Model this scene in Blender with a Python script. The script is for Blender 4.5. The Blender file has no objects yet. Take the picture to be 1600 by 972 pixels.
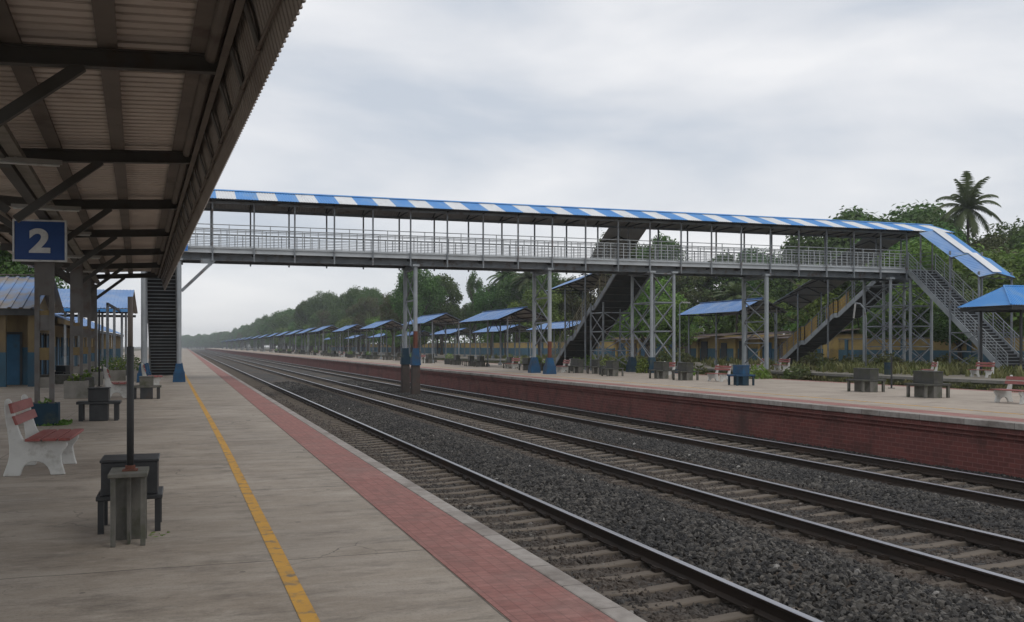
import bpy, math, random
from mathutils import Vector, Matrix

# ------------------------------------------------------------------ basics
scene = bpy.context.scene
COL = scene.collection
R = math.radians
H_CAM, F_PX = 1.65, 1522.0
YAW = math.atan((800 - 287) / F_PX)
CY, SY = math.cos(YAW), math.sin(YAW)


def at(u, d):
    """ground-plan point of photo column u at depth d"""
    r = (u - 800) / F_PX * d
    return (r * CY + d * SY, d * CY - r * SY)


class MB:
    """collects faces with a material slot each, and builds ONE mesh"""
    def __init__(self):
        self.v, self.f, self.m = [], [], []

    def add(self, vs, fs, m=0):
        n = len(self.v)
        self.v += [tuple(p) for p in vs]
        for f in fs:
            self.f.append(tuple(i + n for i in f))
            self.m.append(m)

    def box(self, x0, x1, y0, y1, z0, z1, m=0):
        self.add([(x0, y0, z0), (x1, y0, z0), (x1, y1, z0), (x0, y1, z0), (x0, y0, z1), (x1, y0, z1), (x1, y1, z1), (x0, y1, z1)],
                 [(3, 2, 1, 0), (4, 5, 6, 7), (0, 1, 5, 4), (1, 2, 6, 5), (2, 3, 7, 6), (3, 0, 4, 7)], m)

    def cbox(self, cx, cy, z0, sx, sy, h, m=0):
        self.box(cx - sx / 2, cx + sx / 2, cy - sy / 2, cy + sy / 2, z0, z0 + h, m)

    def taper(self, cx, cy, z0, z1, s0, s1, m=0):
        a, b = s0 / 2, s1 / 2
        self.add([(cx - a, cy - a, z0), (cx + a, cy - a, z0), (cx + a, cy + a, z0), (cx - a, cy + a, z0),
                  (cx - b, cy - b, z1), (cx + b, cy - b, z1), (cx + b, cy + b, z1), (cx - b, cy + b, z1)],
                 [(3, 2, 1, 0), (4, 5, 6, 7), (0, 1, 5, 4), (1, 2, 6, 5), (2, 3, 7, 6), (3, 0, 4, 7)], m)

    def beam(self, p, q, w, h, m=0, up=(0, 0, 1)):
        p, q, up = Vector(p), Vector(q), Vector(up)
        d = (q - p).normalized()
        s = d.cross(up)
        if s.length < 1e-4:
            s = d.cross(Vector((1, 0, 0)))
        s.normalize()
        t = s.cross(d).normalized()
        s, t = s * w / 2, t * h / 2
        vs = [p - s - t, p + s - t, p + s + t, p - s + t, q - s - t, q + s - t, q + s + t, q - s + t]
        self.add(vs, [(0, 1, 2, 3), (7, 6, 5, 4), (0, 4, 5, 1), (1, 5, 6, 2), (2, 6, 7, 3), (3, 7, 4, 0)], m)

    def tube(self, pts, r, n=8, m=0, caps=True):
        pts = [Vector(p) for p in pts]
        rs = r if isinstance(r, (list, tuple)) else [r] * len(pts)
        rings = []
        for i, p in enumerate(pts):
            d = (pts[min(i + 1, len(pts) - 1)] - pts[max(i - 1, 0)]).normalized()
            a = d.cross(Vector((0, 0, 1)))
            if a.length < 1e-3:
                a = d.cross(Vector((0, 1, 0)))
            a.normalize()
            b = d.cross(a)
            rings.append([p + (a * math.cos(2 * math.pi * k / n) + b * math.sin(2 * math.pi * k / n)) * rs[i] for k in range(n)])
        vs = [v for g in rings for v in g]
        fs = []
        for i in range(len(pts) - 1):
            for k in range(n):
                k2 = (k + 1) % n
                fs.append((i * n + k, i * n + k2, (i + 1) * n + k2, (i + 1) * n + k))
        if caps:
            fs.append(tuple(range(n - 1, -1, -1)))
            fs.append(tuple((len(pts) - 1) * n + k for k in range(n)))
        self.add(vs, fs, m)

    def prism(self, poly, axis, a, b, m=0):
        """poly: list of 2-D points; axis 'y': (x,z) extruded along y; 'x': (y,z) along x"""
        n = len(poly)
        if axis == 'y':
            vs = [(p[0], a, p[1]) for p in poly] + [(p[0], b, p[1]) for p in poly]
        else:
            vs = [(a, p[0], p[1]) for p in poly] + [(b, p[0], p[1]) for p in poly]
        fs = [tuple(range(n)), tuple(range(2 * n - 1, n - 1, -1))]
        for i in range(n):
            j = (i + 1) % n
            fs.append((i, i + n, j + n, j))
        self.add(vs, fs, m)

    def sheet(self, p0, along, down, L, D, period=.15, amp=.02, thick=.006, mtop=0, mbot=1, kind='trap', nd=1, colour=None, up=1):
        """corrugated sheet; the corrugations run along `down`, repeat along `along`"""
        p0, a, d = Vector(p0), Vector(along).normalized(), Vector(down).normalized()
        nrm = a.cross(d).normalized()
        if nrm.z * up < 0:
            nrm = -nrm
        xs = []
        s = 0.0
        while s < L - 1e-6:
            if kind == 'trap':
                for fr, h in ((0, 0), (.64, 0), (.69, 1), (.95, 1)):
                    xs.append((s + fr * period, h))
            else:
                for k in range(4):
                    xs.append((s + k / 4 * period, (0, .5, 1, .5)[k]))
            s += period
        xs = [x for x in xs if x[0] < L - 1e-6] + [(L, 0)]
        n = len(xs)
        top, bot = [], []
        for j in range(nd + 1):
            for (t, h) in xs:
                q = p0 + a * t + d * (D * j / nd) + nrm * (h * amp)
                top.append(q)
                bot.append(q - nrm * thick)
        k = len(self.v)
        self.v += [tuple(q) for q in top] + [tuple(q) for q in bot]
        N = len(top)
        flip = (a.cross(d)).dot(nrm) < 0
        for j in range(nd):
            for i in range(n - 1):
                q = (j * n + i, j * n + i + 1, (j + 1) * n + i + 1, (j + 1) * n + i)
                if flip:
                    q = q[::-1]
                mt = mtop if colour is None else colour((xs[i][0] + xs[i + 1][0]) / 2)
                self.f.append(tuple(k + w for w in q)); self.m.append(mt)
                self.f.append(tuple(k + N + w for w in q[::-1])); self.m.append(mbot)
        for j in (0, nd):
            for i in range(n - 1):
                q = (k + j * n + i, k + j * n + i + 1, k + N + j * n + i + 1, k + N + j * n + i)
                self.f.append(q if j == 0 else q[::-1]); self.m.append(mbot if colour is None else colour((xs[i][0] + xs[i + 1][0]) / 2))

    def build(self, name, mats, parent=None, off=None, smooth=False, bevel=0):
        me = bpy.data.meshes.new(name)
        vs = self.v
        if off is not None:
            vs = [(p[0] - off[0], p[1] - off[1], p[2] - off[2]) for p in vs]
        me.from_pydata(vs, [], self.f)
        if not isinstance(mats, (list, tuple)):
            mats = [mats]
        for m in mats:
            me.materials.append(m)
        if len(mats) > 1:
            me.polygons.foreach_set('material_index', [min(i, len(mats) - 1) for i in self.m])
        if smooth:
            me.polygons.foreach_set('use_smooth', [True] * len(me.polygons))
        me.update()
        o = bpy.data.objects.new(name, me)
        COL.objects.link(o)
        if parent is not None:
            o.parent = parent
        if bevel:
            b = o.modifiers.new('edge', 'BEVEL')
            b.width = bevel
            b.segments = 2
            b.limit_method = 'ANGLE'
        return o


def tag(o, label, cat, group=None, kind=None):
    if label:
        o['label'] = label
    if cat:
        o['category'] = cat
    if group:
        o['group'] = group
    if kind:
        o['kind'] = kind
    return o


def thing(name, label, cat, loc=(0, 0, 0), rz=0, group=None):
    o = bpy.data.objects.new(name, None)
    o.empty_display_size = .2
    COL.objects.link(o)
    o.location = loc
    o.rotation_euler = (0, 0, rz)
    return tag(o, label, cat, group)


def struct(o, label=None, cat=None):
    o['kind'] = 'structure'
    if label:
        o['label'] = label
        o['category'] = cat
    return o


KIDS = {}


def kids_of(o):
    return [c for c in COL.objects if c.parent == o]


def copy_tree(o, parent=None, _k=None):
    if _k is None:
        if o.name not in KIDS:
            KIDS[o.name] = {}
            for a in [o] + kids_of(o):
                KIDS[o.name][a.name] = kids_of(a)
        _k = KIDS[o.name]
    c = o.copy()
    COL.objects.link(c)
    if parent is not None:
        c.parent = parent
    for ch in _k.get(o.name, []):
        copy_tree(ch, c, _k)
    return c


def dup(o, loc, rz=0, label=None, group=None, scale=None):
    c = copy_tree(o)
    c.location = loc
    c.rotation_euler = (0, 0, rz)
    if label:
        c['label'] = label
    if group:
        c['group'] = group
    if scale:
        c.scale = scale
    return c


# ------------------------------------------------------------------ materials
class NT:
    def __init__(self, name):
        self.mat = bpy.data.materials.new(name)
        self.mat.use_nodes = True
        self.t = self.mat.node_tree
        self.bsdf = self.t.nodes['Principled BSDF']
        self.out = self.t.nodes['Material Output']

    def n(self, typ, **kw):
        x = self.t.nodes.new(typ)
        for k, v in kw.items():
            setattr(x, k, v)
        return x

    def l(self, a, b):
        self.t.links.new(a, b)

    def coord(self, scale=(1, 1, 1), kind='Object'):
        tc = self.n('ShaderNodeTexCoord')
        mp = self.n('ShaderNodeMapping')
        mp.inputs['Scale'].default_value = scale
        self.l(tc.outputs[kind], mp.inputs['Vector'])
        return mp.outputs['Vector']

    def noise(self, vec, scale, detail=4, rough=.55):
        x = self.n('ShaderNodeTexNoise')
        x.inputs['Scale'].default_value = scale
        x.inputs['Detail'].default_value = detail
        x.inputs['Roughness'].default_value = rough
        self.l(vec, x.inputs['Vector'])
        return x.outputs['Fac']

    def ramp(self, fac, a, b, ca=(0, 0, 0, 1), cb=(1, 1, 1, 1)):
        x = self.n('ShaderNodeValToRGB')
        x.color_ramp.elements[0].position = a
        x.color_ramp.elements[1].position = b
        x.color_ramp.elements[0].color = ca
        x.color_ramp.elements[1].color = cb
        self.l(fac, x.inputs['Fac'])
        return x.outputs['Color']

    def mix(self, fac, a, b, mode='MIX'):
        x = self.n('ShaderNodeMix', data_type='RGBA', blend_type=mode)
        for s, v in ((0, fac), (6, a), (7, b)):
            if hasattr(v, 'node'):
                self.l(v, x.inputs[s])
            else:
                x.inputs[s].default_value = v if s == 0 else (tuple(v) + (1,))[:4]
        return x.outputs[2]

    def math(self, op, a, b=None):
        x = self.n('ShaderNodeMath', operation=op)
        for i, v in enumerate((a, b)):
            if v is None:
                continue
            if hasattr(v, 'node'):
                self.l(v, x.inputs[i])
            else:
                x.inputs[i].default_value = v
        return x.outputs[0]

    def bump(self, h, strength=.3, dist=.02):
        x = self.n('ShaderNodeBump')
        x.inputs['Strength'].default_value = strength
        x.inputs['Distance'].default_value = dist
        self.l(h, x.inputs['Height'])
        self.l(x.outputs['Normal'], self.bsdf.inputs['Normal'])

    def set(self, color=None, rough=.8, metal=0, spec=.3):
        if color is not None:
            if hasattr(color, 'node'):
                self.l(color, self.bsdf.inputs['Base Color'])
            else:
                self.bsdf.inputs['Base Color'].default_value = (tuple(color) + (1,))[:4]
        if hasattr(rough, 'node'):
            self.l(rough, self.bsdf.inputs['Roughness'])
        else:
            self.bsdf.inputs['Roughness'].default_value = rough
        self.bsdf.inputs['Metallic'].default_value = metal
        self.bsdf.inputs['Specular IOR Level'].default_value = spec
        return self.mat


def M(name, c1, c2=None, stain=None, rough=.8, metal=0, spec=.3, scale=2.5, sscale=1.3, s0=.55, s1=.72, bump=0, bscale=30, bdist=.01, stretch=(1, 1, 1), kind='Object'):
    """weathered surface: two-tone noise plus patches of a stain colour"""
    t = NT(name)
    v = t.coord(stretch, kind)
    c = c1
    if c2 is not None:
        c = t.mix(t.ramp(t.noise(v, scale, 6), .35, .68), c1, c2)
    if stain is not None:
        f = t.ramp(t.noise(v, sscale, 8, .65), s0, s1)
        c = t.mix(f, c, stain)
    if bump:
        t.bump(t.noise(v, bscale, 5), bump, bdist)
    return t.set(c, rough, metal, spec)


m_steel = M('grey_painted_steel', (.17, .185, .20), (.25, .27, .285), (.12, .075, .055), rough=.6, scale=1.6, sscale=2.6, s0=.54, s1=.7)
m_steel_l = M('pale_painted_steel', (.36, .385, .40), (.27, .29, .31), (.17, .11, .08), rough=.55, scale=1.2, sscale=1.7, s0=.62, s1=.85)
m_pale = M('silver_paint', (.47, .49, .50), (.38, .40, .41), (.20, .15, .11), rough=.5, scale=1.2, sscale=1.7, s0=.62, s1=.85)
m_foot = M('stained_footing', (.075, .06, .052), (.05, .042, .038), (.09, .045, .035), rough=.95, scale=2.5, sscale=2, bump=.4, bscale=20)
m_dark = M('dark_steel', (.030, .032, .034), (.05, .05, .05), (.055, .04, .03), rough=.65, scale=2)
m_blue = M('blue_roof_paint', (.05, .235, .58), (.085, .30, .66), (.17, .30, .48), rough=.5, scale=.8, sscale=1.6, s0=.48, s1=.75, stretch=(1, .35, .35))
m_blue_f = M('faded_blue_roof_paint', (.12, .25, .50), (.22, .35, .58), (.34, .40, .50), rough=.5, scale=.55, sscale=.7, s0=.48, s1=.8, stretch=(1, 1, 1))
m_white = M('white_roof_paint', (.74, .75, .755), (.64, .65, .655), (.40, .375, .34), rough=.5, scale=1.2, sscale=2.6, s0=.58, s1=.8, stretch=(1, .35, .35))
m_under = M('sheet_underside', (.30, .285, .27), (.36, .34, .32), (.17, .12, .09), rough=.7, scale=.9)
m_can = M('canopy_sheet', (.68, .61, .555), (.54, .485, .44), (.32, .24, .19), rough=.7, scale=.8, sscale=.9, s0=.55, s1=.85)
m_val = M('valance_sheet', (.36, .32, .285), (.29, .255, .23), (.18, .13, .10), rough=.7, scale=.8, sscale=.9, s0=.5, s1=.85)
m_purlin = M('purlin_steel', (.14, .122, .108), (.18, .155, .135), (.08, .06, .05), rough=.7, scale=1.5)
m_colst = M('column_paint', (.115, .108, .10), (.16, .155, .15), (.10, .06, .045), rough=.65, scale=2, sscale=2.5, s0=.5, s1=.8)
m_rafter = M('rafter_paint', (.065, .064, .06), (.09, .086, .08), (.08, .055, .04), rough=.6, scale=1.5)
m_blupl = M('blue_plinth_paint', (.013, .075, .165), (.016, .05, .105), (.055, .05, .045), rough=.7, scale=2, sscale=3, s0=.5, s1=.8, bump=.3)
m_rust = M('rust_band_paint', (.17, .06, .04), (.11, .05, .035), (.05, .035, .03), rough=.85, scale=4)
m_teal = M('teal_box_paint', (.012, .038, .062), (.01, .028, .045), (.06, .07, .05), rough=.75, scale=2.5, sscale=2)
m_conc = M('old_concrete', (.25, .235, .21), (.18, .17, .15), (.085, .095, .05), rough=.9, scale=3, sscale=2, s0=.55, s1=.8, bump=.4, bscale=35)
m_concd = M('grey_stone_slab', (.15, .142, .125), (.095, .092, .08), (.055, .062, .03), rough=.7, scale=5, sscale=4, s0=.48, s1=.72, bump=.4, bscale=40)
m_black = M('black_stone', (.017, .018, .02), (.03, .032, .034), (.055, .055, .055), rough=.45, spec=.5, scale=6, sscale=12, s0=.6, s1=.8)
m_dstone = M('dark_grey_stone', (.045, .044, .041), (.075, .074, .068), (.055, .06, .03), rough=.6, scale=4, sscale=3, s0=.5, s1=.75, bump=.2, bscale=30)
m_benchw = M('white_bench_paint', (.58, .58, .55), (.45, .45, .43), (.22, .195, .16), rough=.75, scale=3, sscale=3.5, s0=.52, s1=.74, bump=.25, bscale=25)
m_slat = M('red_slat_paint', (.24, .068, .06), (.30, .11, .098), (.15, .055, .045), rough=.6, scale=5, sscale=4, stretch=(1, .25, 1), bump=.2, bscale=30)
m_yel = M('yellow_paint', (.55, .36, .09), (.42, .29, .10), (.17, .14, .08), rough=.8, scale=2, sscale=1.2, s0=.5, s1=.75)
m_ywall = M('yellow_wall', (.215, .16, .078), (.165, .125, .072), (.075, .06, .045), rough=.9, scale=.9, sscale=.5, s0=.5, s1=.75, stretch=(1, 1, .6))
m_bwall = M('blue_wall', (.03, .075, .115), (.04, .095, .14), (.055, .06, .06), rough=.9, scale=.9, sscale=.6, s0=.5, s1=.8)
m_bdoor = M('blue_door_paint', (.02, .085, .16), (.03, .11, .20), (.035, .05, .06), rough=.6, scale=2)
m_ywall2 = M('yellow_boundary_paint', (.46, .335, .12), (.36, .26, .11), (.14, .11, .08), rough=.9, scale=.9, sscale=.8, s0=.5, s1=.7, stretch=(1, .5, 1.2))
m_bwall2 = M('blue_boundary_paint', (.06, .135, .19), (.08, .165, .22), (.09, .095, .095), rough=.9, scale=.9, sscale=.8, s0=.5, s1=.75)
m_tin = M('rusty_tin', (.13, .11, .105), (.17, .13, .11), (.10, .05, .03), rough=.7, scale=1.2)
m_oldroof = M('old_blue_roof', (.09, .22, .47), (.20, .26, .36), (.22, .19, .16), rough=.6, scale=.7, sscale=.55, s0=.42, s1=.6, stretch=(.5, 1, .5))
m_sign_b = M('sign_blue', (.012, .05, .19), (.016, .06, .21), None, rough=.45, scale=3)
m_sign_w = M('sign_white', (.62, .63, .62), (.52, .53, .52), (.36, .34, .32), rough=.5, scale=6, sscale=5)
m_lamp = M('lamp_casing', (.36, .355, .34), (.28, .275, .26), None, rough=.4)
m_bark = M('bark', (.10, .085, .07), (.065, .055, .045), (.12, .115, .10), rough=.95, scale=5, stretch=(1, 1, .3), bump=.5, bscale=12, bdist=.05)
m_tarp = M('blue_tarpaulin', (.03, .16, .50), (.06, .22, .58), (.18, .30, .5), rough=.5, scale=1.5)
m_soil = M('soil', (.06, .048, .035), (.085, .07, .05), None, rough=1, scale=6)
m_ydull = M('yellowed_rail_paint', (.30, .27, .17), (.22, .21, .16), (.12, .10, .07), rough=.7, scale=2)


def leaf_mat(name, a, b, c):
    t = NT(name)
    g = t.n('ShaderNodeNewGeometry')
    oi = t.n('ShaderNodeObjectInfo')
    v = t.coord()
    base = t.mix(g.outputs['Random Per Island'], a, b)
    base = t.mix(t.ramp(t.noise(v, .55, 3), .42, .62), base, c)
    hs = t.n('ShaderNodeHueSaturation')
    t.l(base, hs.inputs['Color'])
    t.l(t.math('ADD', t.math('MULTIPLY', oi.outputs['Random'], .05), .475), hs.inputs['Hue'])
    t.l(t.math('ADD', t.math('MULTIPLY', oi.outputs['Random'], .5), .75), hs.inputs['Value'])
    t.set(hs.outputs['Color'], .55, 0, .25)
    tr = t.n('ShaderNodeBsdfTranslucent')
    t.l(hs.outputs['Color'], tr.inputs['Color'])
    mx = t.n('ShaderNodeMixShader')
    mx.inputs['Fac'].default_value = .3
    t.l(t.bsdf.outputs[0], mx.inputs[1])
    t.l(tr.outputs[0], mx.inputs[2])
    t.l(mx.outputs[0], t.out.inputs['Surface'])
    return t.mat


m_leaf = leaf_mat('leaf_dark', (.055, .110, .026), (.105, .180, .046), (.085, .155, .034))
m_leaf2 = leaf_mat('leaf_bright', (.13, .215, .034), (.20, .285, .06), (.10, .175, .034))
m_leaf3 = leaf_mat('leaf_olive', (.085, .115, .035), (.125, .15, .05), (.10, .09, .04))
m_palm = leaf_mat('palm_leaf', (.075, .115, .04), (.12, .165, .06), (.09, .13, .045))
m_grass = leaf_mat('grass_blades', (.16, .165, .06), (.23, .215, .09), (.12, .14, .04))


def m_platform():
    t = NT('platform_concrete')
    v = t.coord()
    vs = t.coord((.55, 1.35, 1))
    c = t.mix(t.ramp(t.noise(v, .45, 6), .35, .65), (.345, .292, .235), (.245, .202, .158))
    c = t.mix(t.ramp(t.noise(vs, 1.3, 10, .7), .46, .66), c, (.385, .335, .28))
    c = t.mix(t.math('MULTIPLY', t.ramp(t.noise(vs, 2.4, 12, .75), .50, .66), .8), c, (.135, .112, .09))
    c = t.mix(t.math('MULTIPLY', t.ramp(t.noise(v, 1.0, 12, .75), .56, .70), .75), c, (.11, .09, .072))
    c = t.mix(t.math('MULTIPLY', t.ramp(t.noise(v, 45, 5, .75), .5, .7), .6), c, (.13, .11, .09))
    c = t.mix(t.math('MULTIPLY', t.ramp(t.noise(vs, 9, 8, .75), .5, .72), .6), c, (.44, .39, .33))
    c = t.mix(t.math('MULTIPLY', t.ramp(t.noise(v, .17, 4, .6), .45, .7), .45), c, (.16, .135, .108))
    # spots and hairline cracks
    vo = t.n('ShaderNodeTexVoronoi')
    vo.inputs['Scale'].default_value = 2.1
    t.l(v, vo.inputs['Vector'])
    sp = t.math('LESS_THAN', t.math('ADD', vo.outputs['Distance'], t.math('MULTIPLY', t.noise(v, 14, 4), .12)), .115)
    c = t.mix(t.math('MULTIPLY', sp, .55), c, (.06, .05, .042))
    ad = t.n('ShaderNodeVectorMath')
    ad.operation = 'ADD'
    nn = t.n('ShaderNodeTexNoise')
    nn.inputs['Scale'].default_value = 1.4
    nn.inputs['Detail'].default_value = 6
    t.l(v, nn.inputs['Vector'])
    t.l(v, ad.inputs[0])
    t.l(nn.outputs['Color'], ad.inputs[1])
    vc = t.n('ShaderNodeTexVoronoi')
    vc.feature = 'DISTANCE_TO_EDGE'
    vc.inputs['Scale'].default_value = .42
    t.l(ad.outputs[0], vc.inputs['Vector'])
    ck = t.math('MULTIPLY', t.math('LESS_THAN', vc.outputs['Distance'], .0035), t.ramp(t.noise(v, .35, 3), .5, .6))
    c = t.mix(t.math('MULTIPLY', ck, .7), c, (.05, .042, .035))
    # cast joints across the platform
    sx = t.n('ShaderNodeSeparateXYZ')
    t.l(v, sx.inputs[0])
    wob = t.math('MULTIPLY', t.noise(v, 2.5, 3), .05)
    y = t.math('ADD', sx.outputs['Y'], wob)
    fr = t.math('FRACT', t.math('DIVIDE', t.math('SUBTRACT', y, 7.72), 3.85))
    j = t.math('LESS_THAN', t.math('ABSOLUTE', t.math('SUBTRACT', fr, .5)), .4976)
    ji = t.math('SUBTRACT', 1, j)
    xw = t.math('ADD', sx.outputs['X'], t.math('MULTIPLY', wob, .4))
    fx = t.math('FRACT', t.math('DIVIDE', t.math('SUBTRACT', xw, 1.861), 4.4))
    jx = t.math('SUBTRACT', 1, t.math('LESS_THAN', t.math('ABSOLUTE', t.math('SUBTRACT', fx, .5)), .4986))
    jj = t.math('MAXIMUM', ji, jx)
    c = t.mix(t.math('MULTIPLY', jj, .75), c, (.05, .042, .035))
    hb = t.math('SUBTRACT', t.math('ADD', t.noise(v, 55, 6, .7), t.math('MULTIPLY', t.noise(vs, 4, 6), .7)), jj)
    t.bump(hb, .35, .012)
    r = t.math('ADD', t.math('MULTIPLY', t.noise(vs, 1.1, 4), .35), .5)
    return t.set(c, r, 0, .3)


def m_paver(name, c1, c2, mortar, bw, rh, plane='xy', msize=.008, stain=(.14, .07, .06), bump=.5, off=.5, light=None):
    t = NT(name)
    v = t.coord()
    sx = t.n('ShaderNodeSeparateXYZ')
    t.l(v, sx.inputs[0])
    cb = t.n('ShaderNodeCombineXYZ')
    a, b = {'xy': ('X', 'Y'), 'yz': ('Y', 'Z'), 'xz': ('X', 'Z')}[plane]
    t.l(sx.outputs[a], cb.inputs[0])
    t.l(sx.outputs[b], cb.inputs[1])
    br = t.n('ShaderNodeTexBrick')
    br.offset = off
    br.inputs['Scale'].default_value = 1
    br.inputs['Brick Width'].default_value = bw
    br.inputs['Row Height'].default_value = rh
    br.inputs['Mortar Size'].default_value = msize
    br.inputs['Mortar Smooth'].default_value = .3
    br.inputs['Color1'].default_value = c1 + (1,)
    br.inputs['Color2'].default_value = c2 + (1,)
    br.inputs['Mortar'].default_value = mortar + (1,)
    t.l(cb.outputs[0], br.inputs['Vector'])
    c = t.mix(t.ramp(t.noise(v, 1.1, 7, .65), .5, .72), br.outputs['Color'], stain)
    if light:
        c = t.mix(t.math('MULTIPLY', t.ramp(t.noise(v, .7, 8, .7), .5, .8), .6), c, light)
    c = t.mix(t.math('MULTIPLY', t.ramp(t.noise(v, 9, 4), .4, .75), .35), c, (.06, .04, .035))
    inv = t.math('SUBTRACT', 1, br.outputs['Fac'])
    t.bump(t.math('ADD', inv, t.math('MULTIPLY', t.noise(v, 60, 4), .4)), bump, .006)
    return t.set(c, .8, 0, .25)


m_plat = m_platform()
m_red = m_paver('red_pavers', (.285, .128, .11), (.33, .16, .138), (.215, .102, .09), .10, .075, 'xy', .004, (.22, .125, .108), .4, 0, light=(.44, .29, .255))
m_brick = m_paver('red_brick', (.185, .060, .050), (.135, .047, .041), (.22, .10, .088), .26, .095, 'yz', .009, (.07, .036, .031), .6, light=(.20, .115, .095))
m_brickx = m_paver('red_brick_footing', (.12, .04, .036), (.085, .032, .03), (.13, .06, .055), .26, .095, 'xz', .009, (.045, .03, .027), .6)
m_coping = m_paver('coping_blocks', (.36, .33, .30), (.28, .25, .225), (.12, .10, .09), 5.0, .62, 'xy', .008, (.17, .145, .125), .4, 0, light=(.47, .43, .40))
m_line = M('yellow_line_paint', (.56, .30, .045), (.45, .245, .05), (.19, .15, .10), rough=.75, scale=5, sscale=6, s0=.52, s1=.64, bump=.3, bscale=60)
m_earth = M('earth', (.12, .105, .075), (.09, .085, .05), (.06, .07, .03), rough=1, scale=.4, sscale=.3, bump=.4, bscale=6)
m_moss = M('mossy_bank', (.13, .125, .07), (.085, .095, .04), (.18, .16, .12), rough=1, scale=2.5, sscale=1.2, s0=.55, s1=.8, bump=.6, bscale=12, bdist=.05)
m_plat_far = M('worn_platform', (.37, .315, .26), (.30, .255, .21), (.20, .168, .135), rough=.85, scale=.5, sscale=1.4, s0=.52, s1=.78, bump=.2, bscale=30)
m_plat_dirt = M('dirt_platform', (.22, .195, .16), (.16, .145, .115), (.09, .10, .05), rough=.95, scale=.7, sscale=.8, bump=.3, bscale=12)


def m_ballast():
    t = NT('ballast_gravel')
    v = t.coord()
    vo = t.n('ShaderNodeTexVoronoi')
    vo.inputs['Scale'].default_value = 15
    t.l(v, vo.inputs['Vector'])
    sx = t.n('ShaderNodeSeparateXYZ')
    t.l(vo.outputs['Color'], sx.inputs[0])
    c = t.mix(sx.outputs['X'], (.022, .021, .020), (.075, .070, .065))
    c = t.mix(t.ramp(t.noise(v, .5, 5), .42, .62), c, (.085, .066, .05))
    t.bump(t.math('SUBTRACT', 1, vo.outputs['Distance']), .9, .05)
    return t.set(c, .85, 0, .3)


def m_stone():
    t = NT('ballast_stone')
    g = t.n('ShaderNodeNewGeometry')
    oi = t.n('ShaderNodeObjectInfo')
    c = t.mix(t.math('POWER', oi.outputs['Random'], 1.8), (.016, .015, .0145), (.125, .114, .10))
    c = t.mix(t.math('MULTIPLY', t.ramp(t.noise(g.outputs['Position'], .35, 4), .48, .62), .55), c, (.028, .027, .027))
    c = t.mix(t.math('GREATER_THAN', oi.outputs['Random'], .998), c, (.30, .285, .265))
    # brownish brake dust lies along the rails
    sx = t.n('ShaderNodeSeparateXYZ')
    t.l(g.outputs['Position'], sx.inputs[0])
    f = None
    for x0, w in ((4.35, 1.15), (8.86, 1.45), (13.1, 1.2)):
        d = t.math('ABSOLUTE', t.math('SUBTRACT', sx.outputs['X'], x0))
        k = t.ramp(d, w - .25, w + .35) if False else t.math('LESS_THAN', d, w)
        f = k if f is None else t.math('MAXIMUM', f, k)
    nz = t.noise(g.outputs['Position'], 1.6, 4)
    f = t.math('MULTIPLY', f, t.ramp(nz, .3, .6))
    c = t.mix(t.math('MULTIPLY', f, .7), c, (.088, .066, .05))
    return t.set(c, .72, 0, .35)


m_bal, m_st = m_ballast(), m_stone()
m_rail = M('rail_side', (.024, .018, .014), (.042, .028, .02), (.075, .038, .022), rough=.75, scale=3, stretch=(1, .2, 1))
m_head = M('rail_head', (.42, .42, .45), (.30, .30, .33), None, rough=.28, metal=1, scale=1.2, stretch=(1, .1, 1))
m_sleeper = M('sleeper_concrete', (.155, .128, .102), (.115, .096, .077), (.065, .052, .04), rough=.9, scale=2, sscale=1.6, s0=.5, s1=.78, bump=.3, bscale=40, kind='Object')

# ------------------------------------------------------------------ camera
cam = bpy.data.cameras.new('camera')
cam.sensor_fit = 'HORIZONTAL'
cam.sensor_width = 36
cam.lens = 36 * F_PX / 1600
cam.shift_y = (541 - 486) / 1600
cam.clip_end = 6000
co = bpy.data.objects.new('camera', cam)
COL.objects.link(co)
co.location = (0, 0, H_CAM)
co.rotation_euler = (R(90), 0, -YAW)
scene.camera = co

# ------------------------------------------------------------------ light and sky
SUN_EL, SUN_AZ = R(55), R(150)
w = bpy.data.worlds.new('World')
scene.world = w
w.use_nodes = True
nt = w.node_tree
bg = nt.nodes['Background']
sky = nt.nodes.new('ShaderNodeTexSky')
sky.sky_type = 'NISHITA'
sky.sun_disc = False
sky.sun_elevation = SUN_EL
sky.sun_rotation = SUN_AZ
tc = nt.nodes.new('ShaderNodeTexCoord')
mp = nt.nodes.new('ShaderNodeMapping')
mp.inputs['Scale'].default_value = (1, 1, 3.2)
mp.inputs['Location'].default_value = (3.1, .6, .25)
nt.links.new(tc.outputs['Generated'], mp.inputs['Vector'])
nz = nt.nodes.new('ShaderNodeTexNoise')
nz.inputs['Scale'].default_value = 2.6
nz.inputs['Detail'].default_value = 6
nz.inputs['Roughness'].default_value = .5
nz.inputs['Distortion'].default_value = .25
nt.links.new(mp.outputs['Vector'], nz.inputs['Vector'])
rp = nt.nodes.new('ShaderNodeValToRGB')
e = rp.color_ramp.elements
e[0].position, e[0].color = .34, (.475, .515, .575, 1)
e[1].position, e[1].color = .64, (.745, .745, .755, 1)
k = e.new(.47); k.color = (.60, .618, .652, 1)
nt.links.new(nz.outputs['Fac'], rp.inputs['Fac'])
scl = nt.nodes.new('ShaderNodeVectorMath'); scl.operation = 'SCALE'
scl.inputs['Scale'].default_value = 10.0
nt.links.new(rp.outputs['Color'], scl.inputs[0])
mx = nt.nodes.new('ShaderNodeMix'); mx.data_type = 'RGBA'
mx.inputs[0].default_value = .93
nt.links.new(sky.outputs['Color'], mx.inputs[6])
nt.links.new(scl.outputs['Vector'], mx.inputs[7])
nt.links.new(mx.outputs[2], bg.inputs['Color'])
bg.inputs['Strength'].default_value = .1

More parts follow.
